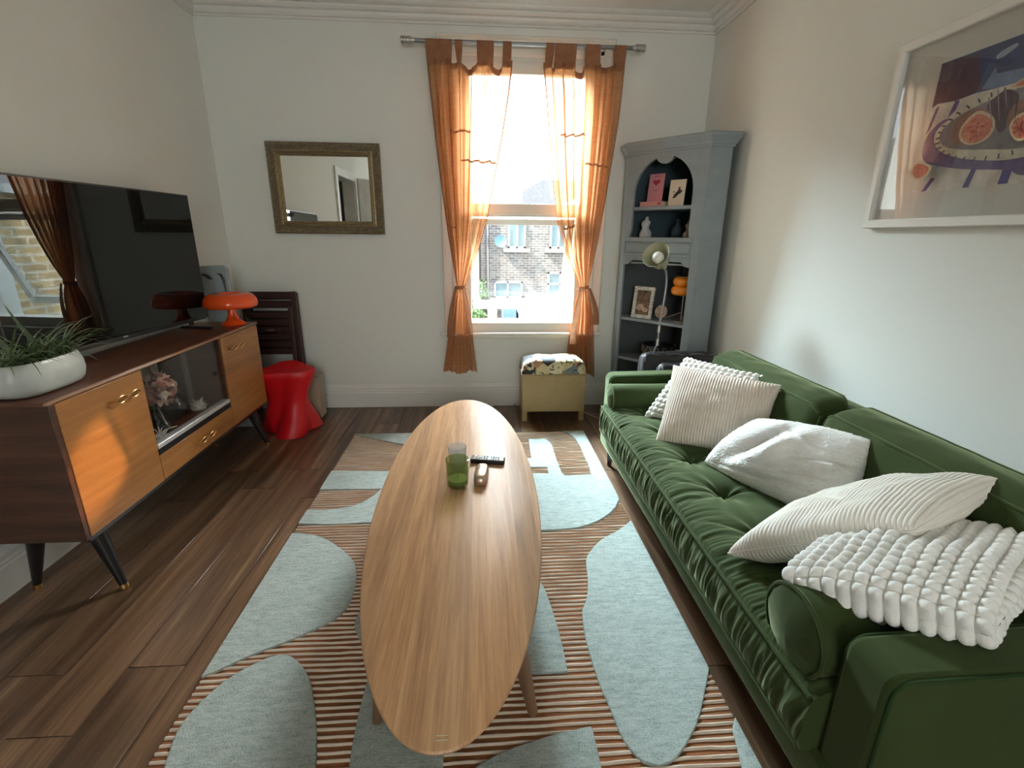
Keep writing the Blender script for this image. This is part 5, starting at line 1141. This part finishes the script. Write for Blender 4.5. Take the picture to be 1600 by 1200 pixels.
# crown moulding: steps out around left return, face and right return
def outline(e):
    tA = Vector((-1, 0)); 
    k1 = math.tan((PI / 2 - math.atan2(-TD.y, TD.x)) / 2); 
    fN = -NI
    a = Vector((A2.x - e, CYB)); 
    # intersections of offset lines
    def inter(p, d, q, f): 
        den = d.x * f.y - d.y * f.x; t_ = ((q.x - p.x) * f.y - (q.y - p.y) * f.x) / den; return p + d * t_
    b = inter(Vector((A2.x - e, 0)), Vector((0, 1)), A2 + fN * e, TD); c = inter(Vector((0, B2.y - e)), Vector((1, 0)), A2 + fN * e, TD)
    return [a, b, c, Vector((CXR + min(e, .03), B2.y - e)), Vector((CXR + min(e, .03), CYB))]
steps = [(.0, 1.755), (.006, 1.757), (.008, 1.768), (.014, 1.772), (.016, 1.784), (.028, 1.800), (.040, 1.812), (.042, 1.826), (.036, 1.832), (.0, 1.834)]
mb = MB(); vs = []
for e, z in steps: vs += [(p.x, p.y, z) for p in outline(e)]
fs = [(i * 5 + j, i * 5 + j + 1, (i + 1) * 5 + j + 1, (i + 1) * 5 + j) for i in range(len(steps) - 1) for j in range(4)] + [tuple(range((len(steps) - 1) * 5, len(steps) * 5))]
mb._add(vs, fs); cpart(mb, 'crown', smooth=20)
# ---- things on its shelves
def cs(s, d, z): p = A2 + TD * s + NI * d; return Vector((p.x, p.y, z))
X3, Y3 = Vector((TD.x, TD.y, 0)), Vector((NI.x, NI.y, 0))
def board(name, label, cat, s0, s1, z0, z1, d, lean, m, t_=.012, group=None, rot=0):
    """thin upright board standing on a shelf, facing out of the cabinet"""
    th_ = thing(name, label, cat, cs((s0 + s1) / 2, d, z0), group)
    xx = (X3 * math.cos(rot) + Y3 * math.sin(rot)); nn = (Y3 * math.cos(rot) - X3 * math.sin(rot)); c = cs((s0 + s1) / 2, d, z0); up = Vector((0, 0, math.cos(lean))) + nn * math.sin(lean)
    f = lambda a, b, k: c + xx * a + up * b + nn * k
    w = (s1 - s0) / 2; h = z1 - z0
    mb = MB(); mb.prism([(-w, 0), (w, 0), (w, h), (-w, h)], 0, t_, lambda a, b, k: f(a, b, k)); mb.build('board', M[m], th_, bevel=.001)
    return th_, f, w, h
bk = thing('book', 'pale pink book lying flat on the top cabinet shelf under the pink card', 'book', cs(.165, .07, SH1))
MB().obox(cs(.165, .085, SH1 + .0165), X3 * .082, Y3 * .055, (0, 0, .0155)).build('cover', M['pink2'], bk, bevel=.003)
MB().obox(cs(.165, .0865, SH1 + .0165), X3 * .0825, Y3 * .054, (0, 0, .0125)).build('pages', M['cream'], bk)
MB().obox(cs(.225, .029, SH1 + .018), X3 * .008, Y3 * .001, (0, 0, .006)).build('emblem', M['crimson'], bk)
hd, f, w, h = board('greeting_card', 'pink card with a red heart standing on the pale pink book', 'card', .105, .215, SH1 + .0325, SH1 + .205, .075, .10, 'pink', .003)
hp = [(.026 * (math.sin(a) ** 3), .120 + .021 * (13 * math.cos(a) - 5 * math.cos(2 * a) - 2 * math.cos(3 * a) - math.cos(4 * a)) / 16) for a in [2 * PI * k / 36 for k in range(36)]]
mb = MB(); fill_poly(mb, hp, -.0015, -.0002, f); mb.build('heart', M['crimson'], hd)
for b, w_ in ((.155, .022), (.068, .012)): mb = MB(); mb.prism([(-w_, b), (w_, b), (w_, b + .004), (-w_, b + .004)], -.001, 0, f); mb.build('print', M['crimson'], hd, 'faint line of red print')
hd, f, w, h = board('art_card', 'cream card with a dark winged insect drawing, right of the pink card', 'card', .272, .378, SH1 + .0005, SH1 + .158, .055, .10, 'cream', .003, rot=.04)
def ell(cx, cy, a, b, r, n=20): return [(cx + a * math.cos(t_) * math.cos(r) - b * math.sin(t_) * math.sin(r), cy + a * math.cos(t_) * math.sin(r) + b * math.sin(t_) * math.cos(r)) for t_ in [2 * PI * k / n for k in range(n)]]
for e in (ell(-.002, .070, .026, .010, .95), ell(.010, .088, .024, .007, 1.25), ell(.016, .078, .020, .006, .55), ell(-.014, .054, .012, .006, .3), ell(.012, .108, .006, .005, 0), ell(.024, .092, .010, .003, .2), ell(-.022, .085, .006, .003, .8), ell(-.020, .068, .005, .002, 2)):
    mb = MB(); mb.prism(e, -.0012, -.0002, f); mb.build('print', M['ink'], hd, 'dark insect drawing')
vs_ = thing('glass_vase', 'tall dark glass jar at the right of the top cabinet shelf', 'vase', cs(.425, .12, SH1))
MB().lathe([(0, 0), (.034, 0), (.036, .01), (.036, .165), (.030, .175), (.030, .185), (.028, .185), (.028, .17), (.032, .16), (.032, .012), (0, .01)], cs(.432, .125, SH1), n=24).build('body', M['dark_glass'], vs_)
def figurine(name, label, s, d, z, H, prof, m, arms=False):
    t_ = thing(name, label, 'figurine', cs(s, d, z)); c = cs(s, d, z); P = []
    for i in range(24):
        th = 2 * PI * i / 24; row = []
        for (h, rx_, ry_, ox) in prof:
            row.append(c + X3 * (rx_ * H * math.cos(th) + ox * H) + Y3 * (ry_ * H * math.sin(th)) + Vector((0, 0, h * H)))
        P.append(row)
    mb = MB(); mb.grid(P, closeu=True); mb.build('body', M[m], t_, smooth=180, merge=.0002); return t_
TORSO = [(0, .0, .0, 0), (0, .30, .22, 0), (.10, .32, .24, .01), (.25, .31, .24, .02), (.36, .24, .19, .01), (.47, .17, .14, -.01), (.58, .20, .17, -.02), (.68, .235, .19, 0), (.78, .22, .14, .02), (.85, .10, .09, .03), (.92, .085, .08, .04), (1, .06, .06, .05), (1, 0, 0, .05)]
figurine('bust_figurine', 'pale plaster torso figurine on the left of the second cabinet shelf', .115, .075, SH2 + .0005, .135, TORSO, 'marble')
figurine('stone_figurine', 'brown stone torso figurine on the right of the second cabinet shelf', .432, .065, SH2 + .0005, .105, [(h, a * 1.05, b * 1.1, -o) for h, a, b, o in TORSO], 'stone_brown')
figurine('teal_bottle', 'shadowy dark teal bottle in the middle of the second cabinet shelf', .28, .20, SH2 + .0005, .12, [(0, 0, 0, 0), (0, .3, .3, 0), (.5, .32, .32, 0), (.75, .12, .12, 0), (1, .1, .1, 0), (1, 0, 0, 0)], 'teal_paint')
# shell photo frame
pf, f, w, h = board('photo_frame', 'small photo frame edged with white scallops on the third cabinet shelf', 'picture frame', .075, .225, SH3 + .001, SH3 + .215, .055, .13, 'shell', .010, rot=.0)
mb = MB(); mb.prism([(-w + .022, .024), (w - .022, .024), (w - .022, h - .024), (-w + .022, h - .024)], -.0015, .001, f); mb.build('photo', M['photo_dark'], pf, 'dark landscape photograph')
for e in (ell(-.02, .075, .030, .022, .3), ell(.02, .06, .026, .016, -.2)): mb = MB(); mb.prism(e, -.0022, -.0012, f); mb.build('photo_detail', M['photo_light'], pf)
for i in range(8):
    for b in (.008, h - .008): MB().sphere(f(lerp(-w + .006, w - .006, i / 7), b, -.003), .0135, 10, 6).build('scallop', M['shell'], pf)
for i in range(1, 10):
    for a in (-w + .008, w - .008): MB().sphere(f(a, lerp(.008, h - .008, i / 10), -.003), .0135, 10, 6).build('scallop', M['shell'], pf)
# amber double ring lamp
al = thing('shelf_lamp', 'small amber glass lamp with two stacked rings on a thin steel stem', 'lamp', cs(.395, .135, SH3))
ac = cs(.405, .145, SH3)
MB().lathe([(0, 0), (.05, 0), (.05, .005), (.008, .009), (0, .009)], ac, n=28).build('base', M['steel'], al); MB().tube([ac + Vector((0, 0, .005)), ac + Vector((0, 0, .185))], .006, 10).build('stem', M['steel'], al)
for z0, rr_ in ((.176, .084), (.236, .076)):
    MB().lathe([(0, 0), (rr_ * .75, 0), (rr_ * .92, .008), (rr_, .024), (rr_, .036), (rr_ * .92, .052), (rr_ * .75, .060), (0, .060)], ac + Vector((0, 0, z0)), n=36).build('lamp_shade', M['amber'], al, smooth=60)
sp_ = [cs(.30, .10, SH3 + .012), cs(.34, .11, SH3 + .03), cs(.38, .13, SH3 + .05), cs(.405, .140, SH3 + .06)]
MB().tube(sp_, .0025, 6).build('cord', M['steel'], al)
sc2 = thing('trinket_dish', 'round pale shell dish propped beside the scalloped photo frame', 'ornament', cs(.285, .10, SH3))
MB().lathe([(0, 0), (.03, .002), (.044, .010), (.046, .014), (.03, .008), (0, .006)], cs(.275, .115, SH3 + .052), (-NI.x, -NI.y, .25), 24).build('shell', M['photo_light'], sc2); MB().tube([cs(.262, .10, SH3 + .002), cs(.275, .12, SH3 + .03), cs(.288, .10, SH3 + .002)], .004, 6).build('stand', M['shell'], sc2)
bs = thing('basket', 'brown woven basket with a zigzag rim on the bottom open cabinet shelf', 'basket', cs(.26, .15, SH4))
bc = cs(.265, .135, SH4)
MB().lathe([(0, 0), (.085, 0), (.10, .02), (.112, .065), (.112, .070), (.104, .070), (.09, .02), (0, .015)], bc, n=36).build('body', M['wicker'], bs)
mb = MB(); pts = []
for i in range(48): a = 2 * PI * i / 48; pts.append(bc + Vector((.112 * math.cos(a), .112 * math.sin(a), .085 + .022 * (1 if i % 4 < 2 else -1) * (.6 if i % 2 else 1))))
mb.tube(pts, .005, 6, closed=True); mb.build('rim', M['stone_brown'], bs, 'zigzag rim'); mb = MB(); mb.lathe([(.105, .068), (.113, .068), (.115, .108), (.107, .108), (.105, .068)], bc, n=36); mb.build('band', M['black'], bs)
pk = thing('paper_packet', 'small pale grey packet leaning at the right of the bottom cabinet shelf', 'packet', cs(.45, .09, SH4)); MB().obox(cs(.445, .10, SH4 + .05), X3 * .03, Y3 * .012, Vector((0, 0, .049)) + Y3 * .004).build('packet', M['grey_paint'], pk, bevel=.002)

# ------------------------------------------------------------------ gooseneck floor lamp and black bags behind the far arm
fl_ = thing('floor_lamp', 'gooseneck floor lamp with frosted olive glass bell shade behind the sofa', 'lamp', (1.02, 2.77, 0))
MB().lathe([(0, 0), (.115, 0), (.115, .012), (.02, .022), (.012, .03), (0, .03)], (1.01, 2.78, 0), n=32).build('base', M['steel'], fl_)
pts = [Vector(p) for p in ((1.01, 2.78, .02), (1.018, 2.775, .40), (1.030, 2.762, .575), (1.046, 2.755, .66), (1.046, 2.752, .76), (1.058, 2.75, .90), (1.062, 2.75, 1.00), (1.052, 2.748, 1.065), (1.030, 2.742, 1.095))]
sm = []
for i in range(len(pts) - 1):
    p0, p1, p2, p3 = pts[max(i - 1, 0)], pts[i], pts[i + 1], pts[min(i + 2, len(pts) - 1)]
    for k in range(6):
        t_ = k / 6; sm.append(.5 * ((2 * p1) + (-p0 + p2) * t_ + (2 * p0 - 5 * p1 + 4 * p2 - p3) * t_ ** 2 + (-p0 + 3 * p1 - 3 * p2 + p3) * t_ ** 3))
sm.append(pts[-1])
MB().tube(sm, .0055, 10).build('stem', M['steel_dark'], fl_)
for zz in (.655, .735): 
    MB().tube([(1.046, 2.7545, zz - .02), (1.046, 2.7545, zz + .02)], .0085, 10).build('collar', M['steel'], fl_)
hd_ = Vector((1.022, 2.738, 1.108)); hx_ = Vector((-.62, -.62, .50)).normalized()
MB().lathe([(0, -.035), (.014, -.035), (.021, -.02), (.024, .0), (.020, .012), (0, .012)], hd_, hx_, 20).build('socket', M['cream'], fl_, 'cream lamp holder')
MB().lathe([(.020, -.004), (.034, .004), (.046, .025), (.053, .055), (.062, .085), (.076, .108), (.0745, .110), (.060, .088), (.051, .057), (.044, .027), (.032, .007), (.020, -.001)], hd_, hx_, 36).build('lamp_shade', M['shade_glass'], fl_, smooth=60)
MB().lathe([(0, .010), (.014, .012), (.018, .03), (.030, .052), (.034, .075), (.026, .094), (.012, .101), (0, .102)], hd_, hx_, 24).build('bulb', M['bulb'], fl_, smooth=60)
def bag(label, y0, y1, x0, x1, z1, seed):
    t_ = thing('leather_bag', label, 'bag', ((x0 + x1) / 2, (y0 + y1) / 2, 0), 'black bags behind the sofa'); P = []
    for i in range(29):
        u = i / 28; e = (1 - abs(2 * u - 1) ** 5) ** .5; row = []
        for j in range(25):
            a = 2 * PI * j / 24; cs_, sn = math.cos(a), math.sin(a); q = (abs(cs_) ** 3.2 + abs(sn) ** 3.2) ** (-1 / 3.2)
            row.append((lerp(x0, x1, u), (y0 + y1) / 2 + (y1 - y0) / 2 * cs_ * q * (.75 + .25 * e) * (1 + .05 * mnoise.noise((u * 6, a, seed))), z1 / 2 + z1 / 2 * sn * q * (.93 + .07 * e) + .008 * mnoise.noise((u * 7, a * 2, seed + 3)) * (sn > 0)))
        P.append(row)
    mb = MB(); mb.grid(P)
    for r_ in (P[0], P[-1]): mb._add(r_[:-1], [tuple(range(24))])
    mb.build('body', M['black_leather'], t_, smooth=60, merge=.0003)
    MB().tube([(lerp(x0 + .02, x1 - .02, k / 20), y0 + (y1 - y0) * .30, z1 * .985 + .004 * math.sin(k)) for k in range(21)], .003, 6).build('zip', M['steel_dark'], t_)
    MB().tube([(x0 + .006, (y0 + y1) / 2 - .03 + .03 * math.cos(a), z1 - .03 + .02 * math.sin(a)) for a in [2 * PI * k / 20 for k in range(20)]], .0022, 6, closed=True).build('ring', M['steel_dark'], t_)
    MB().tube([(lerp(x0 + .12, x0 + .22, k / 10), y0 - .002, z1 - .02 - .012 * math.sin(PI * k / 10)) for k in range(11)], .004, 6).build('strap', M['black'], t_)
bag('longer black leather bag behind the sofa arm, the one against the cabinet', 2.70, 2.86, .965, 1.44, .590, 1)
bag('black leather bag right behind the sofa arm, in front of the longer bag', 2.56, 2.69, 1.015, 1.40, .560, 6)

# ------------------------------------------------------------------ picture on the right wall
pc = thing('picture', 'white framed watercolour of cut figs on a plate on the right wall', 'picture', (1.5, 1.47, 1.6))
PY0, PY1, PZ0, PZ1 = 1.055, 1.893, 1.292, 1.906
def xr(a, b, d): return (XR - d, a, b)
mb = MB(); vs = []
prof = [(0, .001), (0, .030), (.003, .033), (.026, .033), (.030, .030), (.030, .010), (.030, .001)]
for (i, d) in prof: vs += [xr(PY0 + i, PZ0 + i, d), xr(PY1 - i, PZ0 + i, d), xr(PY1 - i, PZ1 - i, d), xr(PY0 + i, PZ1 - i, d)]
k = len(prof); mb._add(vs, [(a * 4 + j, a * 4 + (j + 1) % 4, ((a + 1) % k) * 4 + (j + 1) % 4, ((a + 1) % k) * 4 + j) for a in range(k) for j in range(4)])
mb.build('frame', M['frame_white'], pc, smooth=20)
MB().box((XR - .012, PY0 + .028, PZ0 + .028), (XR - .002, PY1 - .028, PZ1 - .028)).build('mount', M['mat'], pc, 'pale grey mount board', smooth=0)
MB().box((XR - .0215, PY0 + .028, PZ0 + .028), (XR - .020, PY1 - .028, PZ1 - .028)).build('glass', M['picture_glass'], pc, smooth=0)
prt = MB().box((XR - .0130, 1.230, 1.405), (XR - .0119, 1.718, 1.800)).build('print', ART['cloth'], pc, 'watercolour of figs on a striped cloth', smooth=0)
lay = [.0132]
def art(poly, m, sm=1):
    mb = MB(); p = [(min(max(a, 1.2305), 1.7175), min(max(b, 1.4055), 1.7995)) for a, b in poly]
    fill_poly(mb, p, lay[0], lay[0] + .00008, xr); mb.build('painted_shape', ART[m], prt, smooth=0); lay[0] += .00011
def sp(poly, it=2): return smoothpoly(poly, it)
def seeds(c, F, k0, k1, n, m, sd):
    r_ = random.Random(sd); n2 = len(F)
    for i in range(n):
        t_ = r_.uniform(0, n2); a, b = F[int(t_) % n2], F[(int(t_) + 1) % n2]; fr = t_ - int(t_); e = (lerp(a[0], b[0], fr) - c[0], lerp(a[1], b[1], fr) - c[1]); L = math.hypot(*e); px, py = -e[1] / L, e[0] / L
        u0 = r_.uniform(k0, k1 - .15); u1 = u0 + r_.uniform(.10, .24); w_ = r_.uniform(.0010, .0024)
        art([(c[0] + e[0] * u0, c[1] + e[1] * u0), (c[0] + e[0] * (u0 + u1) / 2 + px * w_, c[1] + e[1] * (u0 + u1) / 2 + py * w_), (c[0] + e[0] * min(u1, k1), c[1] + e[1] * min(u1, k1)), (c[0] + e[0] * (u0 + u1) / 2 - px * w_, c[1] + e[1] * (u0 + u1) / 2 - py * w_)], m)
art([(1.7175, 1.7995), (1.2305, 1.7995), (1.2305, 1.70), (1.33, 1.682), (1.428, 1.679), (1.461, 1.676), (1.505, 1.676), (1.568, 1.679), (1.634, 1.673), (1.698, 1.679), (1.7175, 1.671)], 'navy')
art([(1.7175, 1.797), (1.592, 1.791), (1.555, 1.684), (1.634, 1.674), (1.698, 1.679), (1.7175, 1.674)], 'purple')
art(sp([(1.538, 1.77), (1.48, 1.784), (1.476, 1.771), (1.528, 1.751)], 1), 'pale'); art([(1.555, 1.684), (1.527, 1.735), (1.517, 1.716), (1.437, 1.709), (1.40, 1.712), (1.40, 1.68), (1.428, 1.679), (1.505, 1.676)], 'mid')
art(sp([(1.32, 1.77), (1.26, 1.785), (1.25, 1.75), (1.30, 1.735)], 1), 'mid')
for s_ in ([(1.681, 1.408), (1.654, 1.45), (1.64, 1.446), (1.663, 1.409)], [(1.534, 1.408), (1.518, 1.462), (1.502, 1.460), (1.514, 1.408)], [(1.425, 1.408), (1.421, 1.450), (1.394, 1.450), (1.397, 1.408)], [(1.648, 1.626), (1.634, 1.673), (1.617, 1.671), (1.625, 1.644)], [(1.7175, 1.59), (1.699, 1.665), (1.687, 1.672), (1.705, 1.602)], [(1.31, 1.408), (1.305, 1.46), (1.28, 1.46), (1.283, 1.408)], [(1.32, 1.66), (1.312, 1.68), (1.30, 1.68), (1.305, 1.65)]): art(s_, 'stripe')
art(sp([(1.715, 1.574), (1.694, 1.607), (1.649, 1.631), (1.60, 1.60), (1.45, 1.52), (1.26, 1.50), (1.262, 1.46), (1.30, 1.43), (1.352, 1.424), (1.379, 1.429), (1.401, 1.445), (1.539, 1.461), (1.639, 1.483), (1.712, 1.508)]), 'shadow')
rim = [(1.682, 1.571), (1.675, 1.603), (1.615, 1.632), (1.571, 1.656), (1.52, 1.668), (1.46, 1.676), (1.40, 1.680), (1.33, 1.672), (1.27, 1.64), (1.245, 1.59), (1.26, 1.53), (1.31, 1.49), (1.367, 1.473), (1.422, 1.472), (1.485, 1.479), (1.577, 1.499), (1.654, 1.531)]
art(sp(rim), 'rim')
rc_ = (1.46, 1.575)
for i in range(34):
    a = 2 * PI * i / 34; ex, ey = .213 * math.cos(a), .097 * math.sin(a); tilt = .06; p = (rc_[0] + ex, rc_[1] + ey - .0 + ex * -.02); q = (rc_[0] + ex * .90, rc_[1] + ey * .86 + ex * -.02)
    dx, dy = q[0] - p[0], q[1] - p[1]; L = math.hypot(dx, dy); nx, ny = -dy / L * .0025, dx / L * .0025
    art([(p[0] + nx, p[1] + ny), (q[0] + nx, q[1] + ny), (q[0] - nx, q[1] - ny), (p[0] - nx, p[1] - ny)], 'dash')
art(sp([(1.659, 1.577), (1.646, 1.603), (1.602, 1.624), (1.56, 1.637), (1.47, 1.655), (1.40, 1.66), (1.32, 1.65), (1.275, 1.61), (1.275, 1.56), (1.32, 1.51), (1.374, 1.495), (1.485, 1.510), (1.591, 1.526), (1.641, 1.545)]), 'plate')
art(sp([(1.621, 1.593), (1.601, 1.616), (1.568, 1.636), (1.529, 1.631), (1.489, 1.606), (1.478, 1.575), (1.49, 1.535), (1.555, 1.526), (1.608, 1.552)]), 'figskin')
art(sp([(1.525, 1.632), (1.497, 1.652), (1.471, 1.667), (1.435, 1.648), (1.424, 1.624), (1.447, 1.601), (1.441, 1.55), (1.465, 1.550), (1.485, 1.596)]), 'figdark')
art(sp([(1.448, 1.589), (1.442, 1.614), (1.412, 1.630), (1.37, 1.632), (1.35, 1.60), (1.36, 1.56), (1.399, 1.550), (1.431, 1.556)]), 'figskin')
art(sp([(1.463, 1.669), (1.428, 1.684), (1.39, 1.688), (1.37, 1.672), (1.40, 1.655), (1.452, 1.660)]), 'pith'); art(sp([(1.452, 1.668), (1.425, 1.678), (1.392, 1.681), (1.382, 1.671), (1.405, 1.661), (1.445, 1.663)]), 'flesh')
art(sp([(1.36, 1.64), (1.32, 1.655), (1.29, 1.62), (1.30, 1.57), (1.34, 1.55), (1.365, 1.59)]), 'figdark')
F1 = [(1.583, 1.554), (1.587, 1.587), (1.564, 1.613), (1.537, 1.627), (1.493, 1.602), (1.477, 1.582), (1.477, 1.549), (1.509, 1.529), (1.55, 1.531)]
c1 = (1.531, 1.573)
for k_, mm in ((1.02, 'pith'), (.86, 'flesh')): art(sp([(c1[0] + (a - c1[0]) * k_, c1[1] + (b - c1[1]) * k_ - (1 - k_) * .006) for a, b in F1]), mm)
seeds((c1[0], c1[1] - .004), F1, .0, .72, 46, 'seed', 1); seeds((c1[0], c1[1] - .004), F1, .15, .85, 40, 'pale_flesh', 2)
F4 = [(1.425, 1.562), (1.411, 1.584), (1.385, 1.588), (1.358, 1.565), (1.355, 1.53), (1.381, 1.512), (1.408, 1.530)]
c4 = (1.39, 1.55)
for k_, mm in ((1.05, 'pith'), (.86, 'flesh')): art(sp([(c4[0] + (a - c4[0]) * k_, c4[1] + (b - c4[1]) * k_) for a, b in F4]), mm)
seeds(c4, F4, .0, .72, 40, 'seed', 3); seeds(c4, F4, .15, .85, 36, 'pale_flesh', 4)
F6 = [(1.716, 1.500), (1.686, 1.502), (1.633, 1.482), (1.649, 1.453), (1.683, 1.442), (1.711, 1.462)]
c6 = (1.68, 1.475)
for k_, mm in ((1.06, 'pith'), (.84, 'flesh')): art(sp([(c6[0] + (a - c6[0]) * k_, c6[1] + (b - c6[1]) * k_) for a, b in F6]), mm)
seeds(c6, F6, .1, .75, 24, 'seed', 5)
for (a, b, w_) in (((1.497, 1.650), (1.46, 1.56), .0025), ((1.475, 1.664), (1.447, 1.58), .002), ((1.452, 1.655), (1.435, 1.61), .002), ((1.514, 1.64), (1.488, 1.60), .0015)): art([(a[0] + w_, a[1]), (a[0] - w_, a[1]), (b[0] - w_ * .3, b[1]), (b[0] + w_ * .3, b[1])], 'figglint')
for (a, b, w_) in (((1.41, 1.62), (1.40, 1.56), .0018), ((1.385, 1.625), (1.378, 1.59), .0018)): art([(a[0] + w_, a[1]), (a[0] - w_, a[1]), (b[0] - w_ * .3, b[1]), (b[0] + w_ * .3, b[1])], 'figdark')
